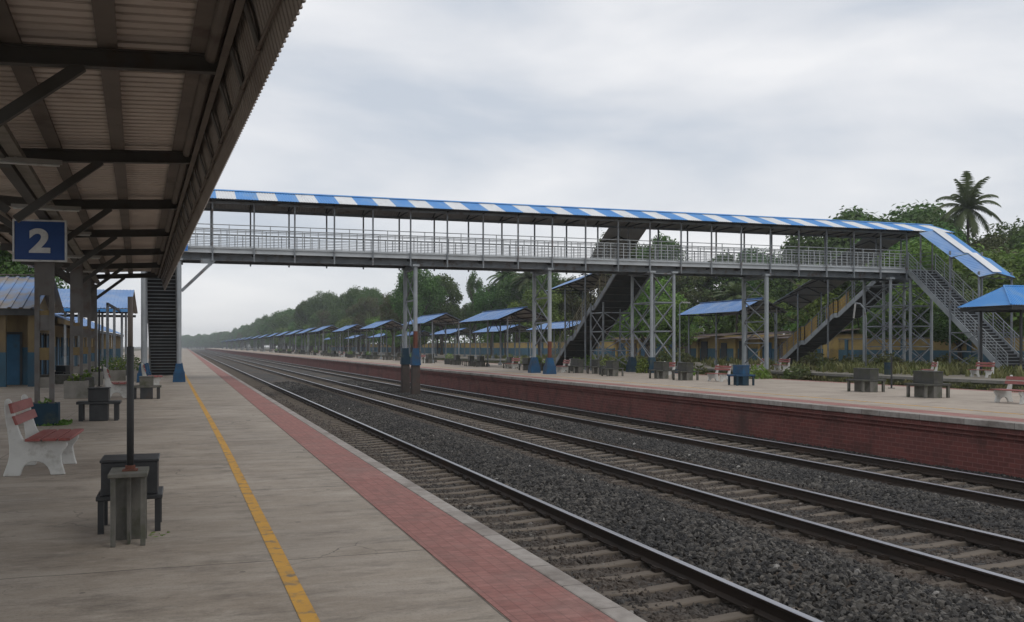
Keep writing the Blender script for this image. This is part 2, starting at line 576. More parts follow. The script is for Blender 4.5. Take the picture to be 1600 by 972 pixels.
sl = bpy.data.lights.new('sun', 'SUN')
sl.energy = .6
sl.angle = R(25)
sl.color = (1, .96, .9)
so = bpy.data.objects.new('sun', sl)
COL.objects.link(so)
sd = Vector((math.sin(SUN_AZ) * math.cos(SUN_EL), math.cos(SUN_AZ) * math.cos(SUN_EL), math.sin(SUN_EL)))
so.rotation_euler = (-sd).to_track_quat('-Z', 'Y').to_euler()
so.location = (0, -20, 60)
vs = scene.view_settings
vs.view_transform = 'Standard'
vs.look = 'None'
vs.gamma = 1
vs.exposure = .36
vs.use_curve_mapping = False

# ------------------------------------------------------------------ ground, platforms, track bed
YE = 760.0
rnd = random.Random(7)

g = MB()
g.box(-3000, 3000, -2000, 5000, -1.6, -1.4)
struct(g.build('ground', m_earth))

b = MB()
b.box(-16, 2.45, -12, YE, -1.4, 0)
struct(b.build('near_platform', m_plat))
b = MB()
b.box(1.86, 2.448, -12, YE, -.05, .005)
struct(b.build('red_paving_strip', m_red))
b = MB()
b.box(2.45, 2.62, -12, YE, -.12, .012)
struct(b.build('platform_coping', m_coping, bevel=.012))
b = MB()
pts = [(4.2, .735), (5.8, .72), (10.5, .68), (16, .635), (22, .56), (32, .41), (44, .24), (56, .07), (90, -.5), (200, -2.2)]
L = [(x - .055, (d - .3206 * x) / .947) for d, x in pts]
Rr = [(x + .055, (d - .3206 * x) / .947) for d, x in pts]
vsx = [(p[0], p[1], .004) for p in L] + [(p[0], p[1], .004) for p in Rr]
n = len(pts)
b.add(vsx, [(i, i + n, i + n + 1, i + 1) for i in range(n - 1)])
struct(b.build('yellow_line', m_line))

# ballast
prof = [(2.45, -.90), (2.9, -.94), (3.53, -.945), (4.35, -.935), (5.2, -.945), (5.6, -.93), (6.0, -.87), (6.5, -.81), (7.0, -.83), (7.5, -.90),
        (8.0, -.945), (8.86, -.935), (9.7, -.945), (10.0, -.90), (10.5, -.80), (11.1, -.755), (11.6, -.80), (12.1, -.90), (12.35, -.945), (13.1, -.935), (13.9, -.945), (14.3, -.89), (14.95, -.86)]
ys = []
y = -6.0
while y < YE:
    ys.append(y)
    y += .35 if y < 30 else (1 if y < 80 else 12)


def prof_z(x):
    for (x0, z0), (x1, z1) in zip(prof, prof[1:]):
        if x0 <= x <= x1:
            return z0 + (z1 - z0) * (x - x0) / (x1 - x0)
    return -.9


def bed(name, ys, zoff=0, sub=1, crib=0):
    m = MB()
    xs = []
    for (x0, _), (x1, _) in zip(prof, prof[1:]):
        for k in range(sub):
            xs.append(x0 + (x1 - x0) * k / sub)
    xs.append(prof[-1][0])
    vs = []
    for y in ys:
        for x in xs:
            s = .018 if not (any(abs(x - c) < 1.0 for c in (4.35, 8.86, 13.1))) else .006
            vs.append((x, y, prof_z(x) + zoff + rnd.uniform(-s, s) - (crib if any(abs(x - c) < 1.0 for c in (4.35, 8.86, 13.1)) else 0)))
    n = len(xs)
    m.add(vs, [(j * n + i, j * n + i + 1, (j + 1) * n + i + 1, (j + 1) * n + i) for j in range(len(ys) - 1) for i in range(n - 1)])
    return m


struct(bed('ballast_bed', ys, 0, 2).build('ballast_bed', m_bal))

# scattered real stones (stuff): geometry nodes over the near part of the bed
em = bed('ballast_stones', [y for y in ys if 2.0 <= y <= 70], 0, 1, .020)
eo = em.build('ballast_stones', m_st)
tag(eo, 'dark grey crushed stone ballast heaped between and beside the railway tracks', 'ballast', kind='stuff')
at_ = eo.data.attributes.new('dens', 'FLOAT', 'POINT')
vals = []
for v in eo.data.vertices:
    yy = v.co.y
    dd = 400 if yy < 16 else (400 - (yy - 16) * 7.5 if yy < 46 else max(20, 115 - (yy - 46) * 4))
    x = v.co.x
    if any(abs(x - c) < 1.25 for c in (4.35, 8.86, 13.1)):
        dd *= 1.0
    vals.append(dd)
at_.data.foreach_set('value', vals)
ng = bpy.data.node_groups.new('scatter_stones', 'GeometryNodeTree')
ng.interface.new_socket('Geometry', in_out='INPUT', socket_type='NodeSocketGeometry')
ng.interface.new_socket('Geometry', in_out='OUTPUT', socket_type='NodeSocketGeometry')
N, LK = ng.nodes, ng.links
gi, go = N.new('NodeGroupInput'), N.new('NodeGroupOutput')
dp = N.new('GeometryNodeDistributePointsOnFaces')
na = N.new('GeometryNodeInputNamedAttribute'); na.data_type = 'FLOAT'; na.inputs['Name'].default_value = 'dens'
LK.new(gi.outputs[0], dp.inputs['Mesh'])
LK.new(na.outputs['Attribute'], dp.inputs['Density'])
ico = N.new('GeometryNodeMeshIcoSphere'); ico.inputs['Radius'].default_value = .039; ico.inputs['Subdivisions'].default_value = 2
spn = N.new('GeometryNodeSetPosition')
ntx = N.new('ShaderNodeTexNoise'); ntx.inputs['Scale'].default_value = 28.0; ntx.inputs['Detail'].default_value = 1
sub = N.new('ShaderNodeVectorMath'); sub.operation = 'SUBTRACT'; sub.inputs[1].default_value = (.5, .5, .5)
mul = N.new('ShaderNodeVectorMath'); mul.operation = 'SCALE'; mul.inputs['Scale'].default_value = .055
LK.new(ntx.outputs['Color'], sub.inputs[0]); LK.new(sub.outputs[0], mul.inputs[0])
LK.new(ico.outputs['Mesh'], spn.inputs['Geometry']); LK.new(mul.outputs[0], spn.inputs['Offset'])
smt = N.new('GeometryNodeSetMaterial'); smt.inputs['Material'].default_value = m_st
LK.new(spn.outputs[0], smt.inputs['Geometry'])
iop = N.new('GeometryNodeInstanceOnPoints')
LK.new(dp.outputs['Points'], iop.inputs['Points']); LK.new(smt.outputs[0], iop.inputs['Instance'])
rr = N.new('FunctionNodeRandomValue'); rr.data_type = 'FLOAT_VECTOR'; rr.inputs[0].default_value = (0, 0, 0); rr.inputs[1].default_value = (6.28, 6.28, 6.28)
rs = N.new('FunctionNodeRandomValue'); rs.data_type = 'FLOAT_VECTOR'; rs.inputs[0].default_value = (.45, .42, .35); rs.inputs[1].default_value = (1.65, 1.4, 1.1)
LK.new(rr.outputs[0], iop.inputs['Rotation']); LK.new(rs.outputs[0], iop.inputs['Scale'])
LK.new(iop.outputs[0], go.inputs[0])
md = eo.modifiers.new('scatter', 'NODES'); md.node_group = ng

# tracks: each a thing with two rails, the 100 nearest sleepers as parts, the rest as one stuff part
RZ = -.72
rail_poly = [(-.07, -.165), (.07, -.165), (.07, -.15), (.012, -.125), (.012, -.045), (.034, -.032), (.036, -.008), (.028, 0), (-.028, 0), (-.036, -.008), (-.034, -.032), (-.012, -.045), (-.012, -.125), (-.07, -.15)]


def sleeper_mb(y=0):
    m = MB()
    xs = [-1.375, -1.05, -.84, -.6, -.3, 0, .3, .6, .84, 1.05, 1.375]
    zs = [-.905, -.89, -.885, -.893, -.915, -.922, -.915, -.893, -.885, -.89, -.905]
    vs, fs = [], []
    for x, z in zip(xs, zs):
        vs += [(x, y - .125, -1.1), (x, y - .085, z - .012), (x, y - .07, z), (x, y + .07, z), (x, y + .085, z - .012), (x, y + .125, -1.1)]
    for i in range(len(xs) - 1):
        for k in range(5):
            fs.append((i * 6 + k, (i + 1) * 6 + k, (i + 1) * 6 + k + 1, i * 6 + k + 1))
    fs += [tuple(range(5, -1, -1)), tuple((len(xs) - 1) * 6 + k for k in range(6))]
    m.add(vs, [f[::-1] for f in fs])
    for sx in (-.838, .838):
        for s2 in (-1, 1):
            m.box(sx + s2 * .11 - .04, sx + s2 * .11 + .04, y - .06, y + .06, -.887, -.845, 1)
            m.tube([(sx + s2 * .07, y - .05, -.85), (sx + s2 * .13, y - .05, -.835), (sx + s2 * .13, y + .05, -.835), (sx + s2 * .07, y + .05, -.85)], .01, 5, 1)
    return m


def track(xc, label, y0):
    root = thing('railway_track', label, 'railway track', (xc, 0, 0))
    for s in (-.838, .838):
        m = MB()
        p = [(s + a, RZ + z) for a, z in rail_poly]
        ny = 40
        n = len(p)
        yy = [-8 + (YE + 8) * (i / ny) ** 2 for i in range(ny + 1)]
        vs = [(q[0], y, q[1]) for y in yy for q in p]
        for j in range(ny):
            for i in range(n):
                i2 = (i + 1) % n
                m.add([], [], 0)
                m.f.append((j * n + i, (j + 1) * n + i, (j + 1) * n + i2, j * n + i2)); m.m.append(1 if i in (6, 7, 8) else 0)
        m.v = vs
        m.f.append(tuple(range(n))); m.m.append(0)
        m.build('rail', [m_rail, m_head], root)
    sp = .60
    me = None
    for i in range(100):
        y = y0 + i * sp
        if me is None:
            o = sleeper_mb().build('sleeper', [m_sleeper, m_rail], root)
            me = o.data
        else:
            o = bpy.data.objects.new('sleeper', me)
            COL.objects.link(o)
            o.parent = root
        o.location = (rnd.uniform(-.025, .025), y + rnd.uniform(-.02, .02), rnd.uniform(-.008, .004))
        o.rotation_euler = (0, 0, rnd.uniform(-.012, .012))
    m = MB()
    for i in range(330):
        yy = y0 + (100 + i) * sp
        m.box(-1.375, 1.375, yy - .1, yy + .1, -1.1, -.895)
    o = m.build('distant_sleepers', m_sleeper, root)
    o['kind'] = 'stuff'
    return root


track(4.35, 'nearest railway track, running right under the edge of the near platform', 3.3)
track(8.86, 'middle railway track between the two ballast heaps, both rails in full view', 4.2)
track(13.1, 'far railway track at the foot of the red brick platform wall', 14)

# far platform
Z2 = .2
b = MB()
b.box(15.0, 25.0, 2, YE, -1.4, Z2)
struct(b.build('far_platform', m_plat_far))
b = MB()
b.box(15.06, 15.85, 2, YE, Z2 - .05, Z2 + .004)
struct(b.build('far_red_strip', m_red))
b = MB()
b.box(24.55, 24.98, 2, YE, Z2 - .05, Z2 + .004)
struct(b.build('rear_red_strip', m_red))
b = MB()
b.box(14.72, 15.058, 2, YE, Z2 - .11, Z2 + .012)
struct(b.build('far_coping', m_coping, bevel=.012))
b = MB()
b.box(16.85, 16.95, 2, YE, Z2 - .02, Z2 + .003)
struct(b.build('far_yellow_line', m_line))
b = MB()
b.box(14.90, 15.0, 2, YE, -1.2, -.12)
b.box(14.84, 15.0, 2, YE, -.12, -.02)
b.box(14.77, 15.0, 2, YE, -.02, .09)
tag(b.build('brick_retaining_wall', m_brick), 'long dark red brick wall with corbelled courses holding up the far platform', 'brick wall')
# overgrown bed and third platform
b = MB()
b.box(25.0, 32.0, 2, YE, -1.4, -.45)
struct(b.build('overgrown_trackbed', m_moss))
b = MB()
b.box(32.0, 48, 2, YE, -1.4, Z2)
struct(b.build('third_platform', m_plat_dirt))
b = MB()
b.box(31.9, 31.998, 2, YE, -1.2, Z2 - .1)
b.box(31.82, 32.5, 2, YE, Z2 - .1, Z2 + .03, 1)
tag(b.build('mossy_platform_wall', [m_moss, m_conc]), 'low mossy wall with a worn concrete edge along the overgrown track bed', 'wall')
b = MB()
b.box(48, 120, -20, YE, -1.4, .05)
struct(b.build('wooded_terrain', m_earth))
b = MB()
b.box(-140, -16, -20, YE, -1.4, -.02)
struct(b.build('station_yard', m_earth))


# grass (stuff)
def blades(name, spots, label, hmin=.15, hmax=.5, mat_=None):
    m = MB()
    vs, fs = [], []
    for (x, y, z, s) in spots:
        for k in range(7):
            a = rnd.uniform(0, 6.28)
            h = rnd.uniform(hmin, hmax) * s
            lx, ly = math.cos(a) * h * .5, math.sin(a) * h * .5
            px, py = x + rnd.uniform(-.12, .12), y + rnd.uniform(-.12, .12)
            wx, wy = -math.sin(a) * .022 * (1 + s), math.cos(a) * .022 * (1 + s)
            i = len(vs)
            vs += [(px - wx, py - wy, z), (px + wx, py + wy, z), (px + wx * .8 + lx * .4, py + wy * .8 + ly * .4, z + h * .65), (px - wx * .8 + lx * .4, py - wy * .8 + ly * .4, z + h * .65), (px + lx, py + ly, z + h)]
            fs += [(i, i + 1, i + 2, i + 3), (i + 3, i + 2, i + 4)]
    m.v, m.f, m.m = vs, fs, [0] * len(fs)
    o = m.build(name, mat_ or m_grass)
    return tag(o, label, 'grass', kind='stuff')


spots = []
for i in range(5200):
    y = 15 + rnd.random() ** 1.5 * 110
    spots.append((rnd.uniform(25.4, 31.7), y, -.46, rnd.uniform(.6, 1.3)))
for i in range(1500):
    y = 15 + rnd.random() ** 1.3 * 80
    spots.append((31.75 + rnd.uniform(-.25, .02), y, rnd.uniform(-.45, .0), rnd.uniform(.5, .9)))
blades('trackbed_grass', spots, 'rough yellow green grass filling the abandoned track bed between the far platforms', .06, .22)
spots = []
for i in range(2600):
    y = 30 + rnd.random() ** 1.3 * 90
    x = rnd.uniform(43, 46.5) if rnd.random() < .6 else rnd.uniform(34, 43)
    if rnd.random() < .5:
        x, y = rnd.gauss(40, 2.5), rnd.gauss(46, 3.5)
    if x < 33:
        continue
    spots.append((x, y, Z2, rnd.uniform(.6, 1.7)))
blades('platform_weeds', spots, 'tall weeds growing on the third platform below the footbridge stairs', .12, .42)

# ------------------------------------------------------------------ near canopy
TH = .0415
can = thing('platform_canopy', 'dark steel platform canopy with corrugated sheet roof over the near platform', 'canopy', (0, 0, 0), TH)
XE, XC, XR = .83, -1.83, -4.0
CY0, CY1 = -6.0, 45.7


def raf_z(x):
    return 4.52 + .0526 * (x - XC) if x > XC else 4.52 + .06 * (XC - x)


raf_y = [11.2 + 5.7 * k for k in range(-3, 7)]
for y in raf_y:
    m = MB()
    for xa, xb in ((XR, XC), (XC, XE)):
        za, zb = raf_z(xa), raf_z(xb)
        # channel section: web and two flanges
        m.beam((xa, y, za + .1), (xb, y, zb + .1), .03, .2)
        m.beam((xa, y, za + .19), (xb, y, zb + .19), .12, .02)
        m.beam((xa, y, za + .01), (xb, y, zb + .01), .12, .02)
    m.build('rafter', m_rafter, can)
    m = MB()
    m.beam((XC + .05, y + .01, 3.62), (-.55, y + .01, raf_z(-.55) + .02), .10, .12)
    m.build('brace', m_rafter, can)
    m = MB()
    m.beam((XC - .05, y + .01, 3.75), (-3.1, y + .01, raf_z(-3.1) + .02), .10, .12)
    m.build('brace', m_rafter, can)
for x in (.62, -.30, -1.22, -2.14, -3.06, -3.85):
    m = MB()
    z = raf_z(x) + .2
    m.box(x - .10, x + .10, CY0, CY1, z + .004, z + .024)
    m.box(x - .012, x + .012, CY0, CY1, z + .024, z + .096)
    m.box(x - .08, x + .08, CY0, CY1, z + .096, z + .106)
    m.build('purlin', m_purlin, can)
m = MB()
za, zb = raf_z(XC) + .31, raf_z(.95) + .31
m.sheet((XC, CY0, za), (0, 1, 0), (.95 - XC, 0, zb - za), CY1 - CY0, math.hypot(.95 - XC, zb - za), .24, .07, .006, 0, 0)
zc = raf_z(XR - .25) + .31
m.sheet((XC, CY0, za + .002), (0, 1, 0), (XR - .25 - XC, 0, zc - za), CY1 - CY0, math.hypot(XR - .25 - XC, zc - za), .24, .07, .006, 0, 0)
m.build('roof_sheet', m_can, can)
# valance along the track side
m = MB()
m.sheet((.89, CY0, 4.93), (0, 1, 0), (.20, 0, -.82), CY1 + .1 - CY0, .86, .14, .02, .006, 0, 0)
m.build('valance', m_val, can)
m = MB()
m.box(.842, .872, CY0, CY1, 4.655, 4.94)
m.box(.80, .842, CY0, CY1, 4.655, 4.675)
m.build('edge_angle', m_purlin, can)
m = MB()
m.tube([(1.0, CY0, 4.30), (1.0, CY1, 4.30)], .017, 8)
y = CY0 + .7
while y < CY1:
    m.tube([(1.0, y, 4.30), (1.0, y + .12, 4.30)], .028, 8)
    y += 1.42
m.build('conduit_pipe', m_purlin, can)
y = CY0 + .7
while y < CY1:
    m = MB()
    m.beam((.862, y, 4.76), (1.005, y, 4.31), .16, .02, up=(1, 0, 0))
    m.build('valance_strut', m_colst, can)
    y += 1.42
m = MB()
m.tube([(.755, CY0, 4.83), (.755, CY1, 4.83)], .075, 10)
m.build('gutter_pipe', m_purlin, can)
m = MB()
m.box(-1.71, -1.53, CY0, CY1, 4.34, 4.36)
m.box(-1.71, -1.70, CY0, CY1, 4.36, 4.43)
m.box(-1.54, -1.53, CY0, CY1, 4.36, 4.43)
for y in raf_y:
    m.box(-1.63, -1.61, y - .02, y + .02, 4.36, 4.55)
m.build('cable_tray', m_conc, can)
m = MB()
m.box(XC - .09, XC + .09, CY0, CY1, 4.30, 4.50)
m.build('column_beam', m_rafter, can)
colY = [-.2, 11.2, 22.6, 34.0, 39.7, 45.4]
for y in colY:
    m = MB()
    for s in (-.14, .14):
        m.box(XC + s - .047, XC + s + .047, y - .07, y + .07, .02, 4.30)
    m.box(XC - .187, XC + .187, y - .075, y + .075, 2.72, 4.30)
    col = m.build('column', m_colst, can)
    for z0, z1, mt in ((1.98, 2.30, m_colst), (2.30, 2.40, m_ywall), (1.36, 1.62, m_ywall), (.78, 1.0, m_conc)):
        m = MB()
        m.box(XC - .093, XC + .093, y - .055, y + .055, z0, z1)
        m.build('batten_plate', mt, col)

# planters round the columns, and plants
def leafclump(n, R_, h, s=.09, seed=1):
    q = random.Random(seed)
    m = MB()
    for i in range(n):
        a, rr_ = q.uniform(0, 6.28), R_ * math.sqrt(q.random())
        z = q.uniform(.02, h) * (1 - .5 * (rr_ / R_) ** 2)
        p = Vector((math.cos(a) * rr_, math.sin(a) * rr_, z))
        d = Vector((q.gauss(0, 1), q.gauss(0, 1), q.gauss(.3, .6))).normalized()
        e_ = d.cross(Vector((q.gauss(0, 1), q.gauss(0, 1), q.gauss(0, 1)))).normalized()
        l = s * q.uniform(.6, 1.4)
        m.add([p - e_ * l * .35, p + d * l * .55 - e_ * .0, p + e_ * l * .35, p - d * l * .55], [(0, 1, 2, 3)])
    return m


def planter(name, label, w_, h_, mat_, loc, rz=0, seed=1, lv=m_leaf2, n=90, pr=.75, ph=.3):
    r = thing(name, label, 'planter', loc, rz)
    m = MB()
    t = .06
    m.box(-w_ / 2, w_ / 2, -w_ / 2, -w_ / 2 + t, 0, h_)
    m.box(-w_ / 2, w_ / 2, w_ / 2 - t, w_ / 2, 0, h_)
    m.box(-w_ / 2, -w_ / 2 + t, -w_ / 2 + t, w_ / 2 - t, 0, h_)
    m.box(w_ / 2 - t, w_ / 2, -w_ / 2 + t, w_ / 2 - t, 0, h_)
    m.build('box_wall', mat_, r, bevel=.012)
    m = MB()
    m.box(-w_ / 2 + t, w_ / 2 - t, -w_ / 2 + t, w_ / 2 - t, .02, h_ - .06)
    m.build('soil', m_soil, r)
    if n:
        lc = leafclump(n, w_ / 2 * pr, ph, .09, seed)
        o = lc.build('plant', lv, r)
        o.location = (0, 0, h_ - .06)
    return r


def canpt(x, y):
    return (x * math.cos(TH) - y * math.sin(TH), x * math.sin(TH) + y * math.cos(TH), 0)


planter('planter_box', 'dark teal planter box round the canopy column under the number 2 sign', .56, .46, m_teal, canpt(XC, 22.6), TH, 1, n=40, ph=.16)
planter('planter_box', 'square grey concrete planter round the second canopy column', .70, .55, m_conc, canpt(XC, 34.0), TH, 2, n=160, ph=.3)
planter('planter_box', 'small grey planter round the canopy column between the two concrete planters', .6, .5, m_dstone, canpt(XC, 39.7), TH, 4, n=120, ph=.3)
planter('planter_box', 'mossy concrete planter round the farthest canopy column near the footbridge stair', .85, .55, m_conc, canpt(XC, 45.4), TH, 3, n=160, ph=.35)
blades('moss_tufts', [(-2.77 + .33 + rnd.uniform(-.05, .05), 22.3 + rnd.uniform(0, .6), 0, .4) for i in range(25)] + [(-.28 + rnd.uniform(-.03, .06), 9.0 + rnd.uniform(-.2, .1), 0, .05) for i in range(2)] + [(-2.77 + rnd.uniform(-.3, .3), 22.27, 0, .3) for i in range(12)],
       'small green weeds sprouting at the foot of the planters and seats', .1, .25, m_leaf2)

# tube lights below the canopy
tl = None
for i, (y, lab) in enumerate(((15.4, 'unlit tube light under the canopy, nearest and largest of the row'), (20.4, 'unlit tube light under the canopy, second from the near end'), (24.8, 'unlit tube light under the canopy beyond the number 2 sign'), (31.2, 'unlit tube light under the canopy, fourth along the cable tray'), (37.0, 'unlit tube light under the canopy, farthest along the cable tray'))):
    p = canpt(-1.62, y)
    if tl is None:
        tl = thing('tube_light', lab, 'tube light', (p[0], p[1], 4.22), TH, 'tube lights along the cable tray')
        m = MB(); m.box(-.6, .6, -.035, .035, .04, .10); m.box(-.02, .02, -.02, .02, .10, .13)
        m.build('casing', m_lamp, tl)
        m = MB(); m.tube([(-.57, 0, .022), (.57, 0, .022)], .017, 8)
        m.build('tube', m_sign_w, tl)
    else:
        dup(tl, (p[0], p[1], 4.22), TH, lab)

# sign "2"
sg = thing('platform_sign', 'blue square sign with a white number 2 on the canopy column', 'sign', (-2.835, 22.36, 3.445), -.1)
m = MB(); m.box(-.485, .485, -.02, .03, .0, .80)
m.build('panel', m_sign_b, sg)
m = MB()
for x0, x1, z0, z1 in ((-.52, .52, -.035, 0), (-.52, .52, .80, .835), (-.52, -.485, 0, .80), (.485, .52, 0, .80)):
    m.box(x0, x1, -.035, .04, z0, z1)
m.build('frame', m_sign_w, sg)
cu = bpy.data.curves.new('digit', 'FONT')
cu.body = '2'
cu.size = .78
cu.offset = .028
cu.extrude = .006
cu.align_x = 'CENTER'
to = bpy.data.objects.new('digit_curve', cu)
COL.objects.link(to)
dg = bpy.context.evaluated_depsgraph_get()
me = bpy.data.meshes.new_from_object(to.evaluated_get(dg))
COL.objects.unlink(to)
bpy.data.objects.remove(to)
xs_ = [v.co.x for v in me.vertices]; ys_ = [v.co.y for v in me.vertices]
sx_, sy_ = .41 / (max(xs_) - min(xs_)), .51 / (max(ys_) - min(ys_))
cx_, cy_ = (max(xs_) + min(xs_)) / 2, (max(ys_) + min(ys_)) / 2
for v in me.vertices:
    v.co = ((v.co.x - cx_) * sx_, -.028 - v.co.z, (v.co.y - cy_) * sy_ + .40)
me.materials.clear(); me.materials.append(m_sign_w)
do = bpy.data.objects.new('digit', me); COL.objects.link(do); do.parent = sg
m = MB(); m.box(-.3, -.24, .04, .16, .1, .16); m.box(.24, .3, .04, .16, .1, .16); m.box(-.3, -.24, .04, .16, .62, .68); m.box(.24, .3, .04, .16, .62, .68)
m.build('bracket', m_steel, sg)

# ------------------------------------------------------------------ benches and seats
prof_b = [(8, 210), (18, 190), (32, 183), (45, 190), (58, 208), (70, 245), (84, 300), (100, 380), (118, 450), (138, 510), (160, 553), (205, 560), (500, 562), (515, 590), (512, 615), (494, 645), (474, 668), (462, 695), (464, 730), (474, 780), (486, 830), (498, 868), (380, 868), (370, 830), (352, 793), (325, 765), (290, 748), (255, 743), (222, 745), (190, 760), (163, 785), (145, 820), (132, 868), (-5, 868), (3, 840), (20, 790), (35, 745), (46, 690), (46, 620), (40, 540), (30, 460), (18, 380), (8, 290)]
prof_b = [((x) * .001437 - .35, (868 - z) * .001437) for x, z in prof_b]


def make_bench(label, group=None, length=1.5):
    r = thing('park_bench', label, 'bench', (0, 0, 0), 0, group)
    h = length / 2
    for s in (-h + .12, h - .20):
        m = MB(); m.prism(prof_b, 'y', s, s + .085)
        m.build('end_frame', m_benchw, r, bevel=.012)
    for x0, x1 in ((-.105, .075), (.095, .265), (.283, .43)):
        x0, x1 = x0 + .03, x1 + .03
        m = MB(); m.box(x0 - .01, x1 - .02, -h, h, .444, .478)
        m.build('seat_slat', m_slat, r, bevel=.006)
    for (xa, za, xb, zb) in ((-.195, .655, -.235, .765), (-.245, .80, -.275, .925)):
        m = MB()
        m.add([(xa, -h, za), (xa + .036, -h, za + .006), (xb + .036, -h, zb + .006), (xb, -h, zb), (xa, h, za), (xa + .036, h, za + .006), (xb + .036, h, zb + .006), (xb, h, zb)],
              [(0, 1, 2, 3), (7, 6, 5, 4), (0, 4, 5, 1), (1, 5, 6, 2), (2, 6, 7, 3), (3, 7, 4, 0)])
        m.build('back_slat', m_slat, r, bevel=.006)
    return r


bench = make_bench('white concrete bench with red slats, nearest to the viewer on the near platform')
bench.location = (-1.80, 14.35, 0)
bench.rotation_euler = (0, 0, -.02)
X_, Y_ = at(180, 31.5)
dup(bench, (X_, Y_, 0), .1, 'white and red bench behind the black box seat on the near platform')
X_, Y_ = at(240, 38.6)
dup(bench, (X_ - .12, Y_, 0), .05, 'red slatted bench beside the foot of the near footbridge stair')


def make_seat(name, label, mt, Lr=1.15, group=None, side=None, bw=.40, sd=.36, bh=.72, sh=.40, post=False):
    """back-to-back seat: a block in the middle, a slab with legs on either side"""
    r = thing(name, label, 'stone seat', (0, 0, 0), 0, group)
    side = side or mt
    h = Lr / 2
    m = MB(); m.box(-bw / 2, bw / 2, -h, h, sh + .002, bh)
    m.box(-bw / 2 - .015, bw / 2 + .015, -h - .015, h + .015, bh, bh + .03)
    m.build('backrest_block', mt, r, bevel=.01)
    m = MB(); m.box(-bw / 2 + .02, bw / 2 - .02, -h + .02, h - .02, 0, sh - .062)
    m.build('pedestal', side, r, bevel=.01)
    m = MB(); m.box(-bw / 2 - sd, bw / 2 + sd, -h, h, sh - .06, sh)
    m.build('seat_slab', mt, r, bevel=.008)
    for sx in (-1, 1):
        for sy in (-1, 1):
            m = MB(); m.cbox(sx * (bw / 2 + sd - .09), sy * (h - .07), 0, .09, .08, sh - .062)
            m.build('leg', side, r)
    return r


# near black box seat, its grey stone stand and pole
bx = thing('box_bench', 'black stone box seat on thin legs just behind the grey stand', 'stone seat', (-.455, 8.95 + .55, 0), 0)
m = MB(); m.box(-.235, .235, -.24, .24, .332, .622); m.box(-.245, .245, -.25, .25, .622, .645)
m.build('backrest_block', m_black, bx, bevel=.006)
m = MB(); m.box(-.275, .275, -.27, .27, .29, .33)
m.build('seat_slab', m_black, bx, bevel=.006)
for sx in (-.235, .235):
    for sy in (-.23, .23):
        m = MB(); m.cbox(sx, sy, 0, .05, .05, .288); m.build('leg', m_black, bx)
st = thing('stone_stand', 'grey stone stand with thin slab legs, nearest object on the platform', 'stand', (-.435, 8.80, 0), 0)
m = MB(); m.box(-.152, .152, -.24, .24, .572, .606)
m.build('top_slab', m_concd, st, bevel=.006)
for sx in (-.115, .115):
    m = MB(); m.box(sx - .02, sx + .02, -.19, -.145, 0, .57); m.build('leg', m_concd, st, bevel=.004)
m = MB(); m.box(-.012, .012, -.10, .12, 0, .57); m.build('rib', m_concd, st)
m = MB(); m.box(-.118, .135, .12, .16, 0, .57); m.build('rear_panel', m_concd, st)
pl = thing('pole', 'thin dark pole bolted on top of the grey stone stand', 'pole', (-.425, 8.78, .606), 0)
m = MB(); m.tube([(0, 0, .02), (0, 0, 1.04)], .0285, 12); m.build('lower_tube', m_dark, pl, smooth=True)
m = MB(); m.tube([(0, 0, 1.04), (0, 0, 1.46)], .021, 12); m.build('upper_tube', m_purlin, pl, smooth=True)
m = MB(); m.box(-.06, .06, -.06, .06, 0, .012); m.tube([(0, 0, .012), (0, 0, .045)], .04, 10); m.build('base_plate', m_rust, pl)

X_, Y_ = at(154, 21.5)
bs = make_seat('stone_bench', 'black stone seat with a box back and a thin post, near the teal planter', m_black, .5, None, None, .42, .24, .70, .43)
bs.location = (X_, Y_ + .2, 0)
X_, Y_ = at(155, 22.2)
pl2 = thing('thin_post', 'thin dark post rising from the black stone seat by the teal planter', 'post', (X_, Y_, .73), 0)
m = MB(); m.tube([(0, 0, .0), (0, 0, 1.75)], .02, 8); m.build('tube', m_dark, pl2, smooth=True)
m = MB(); m.box(-.05, .05, -.05, .05, 0, .012); m.build('base_plate', m_dark, pl2)
X_, Y_ = at(229, 30.6)
gs = make_seat('stone_bench', 'grey mossy stone seat in front of the near footbridge stair', m_concd, .62, None, m_dark, .40, .24, .68, .42)
gs.location = (X_, Y_, 0)

# small seats and pots by the station building
X_, Y_ = at(98, 47)
q = dup(bs, (X_, Y_, 0), 1.2, 'dark stone seat in the shade before the station building')
potY = []
ptl = [(167, 50, .7), (183, 47, .75), (196, 55, .7), (212, 46, .6), (176, 60, .8), (206, 63, .8)]
plab = ['mossy flower pot left of the stair, first of the row of pots', 'flower pot overflowing with leaves beside the dark post', 'flower pot with a bushy plant under the blue shelter roof', 'leafy pot standing next to the foot of the near stair', 'pot with a tall bush by the blue station wall', 'pot with a round bush behind the near stair foot']
for i, (u_, d_, s_) in enumerate(ptl):
    X_, Y_ = at(u_, d_)
    planter('flower_pot', plab[i], s_, .5, m_conc if i % 2 else m_dstone, (X_, Y_, 0), .1 * i, 20 + i, [m_leaf, m_leaf2, m_leaf3][i % 3], 240, 1.2, .75)

# far platform row of seats, benches, planters
ds = make_seat('stone_bench', 'dark grey stone seat on the far platform, second nearest, with white dots on its back', m_dstone, .95, 'seats in a row along the far platform', m_concd)
for i in range(4):
    pass
bl = make_seat('stone_bench', 'blue painted stone seat on the far platform below the footbridge', m_blupl, .9, 'seats in a row along the far platform', m_teal)


def row(u_, v_):
    d_ = F_PX * (H_CAM - Z2) / (v_ - 541)
    return at(u_, d_) + (Z2,)


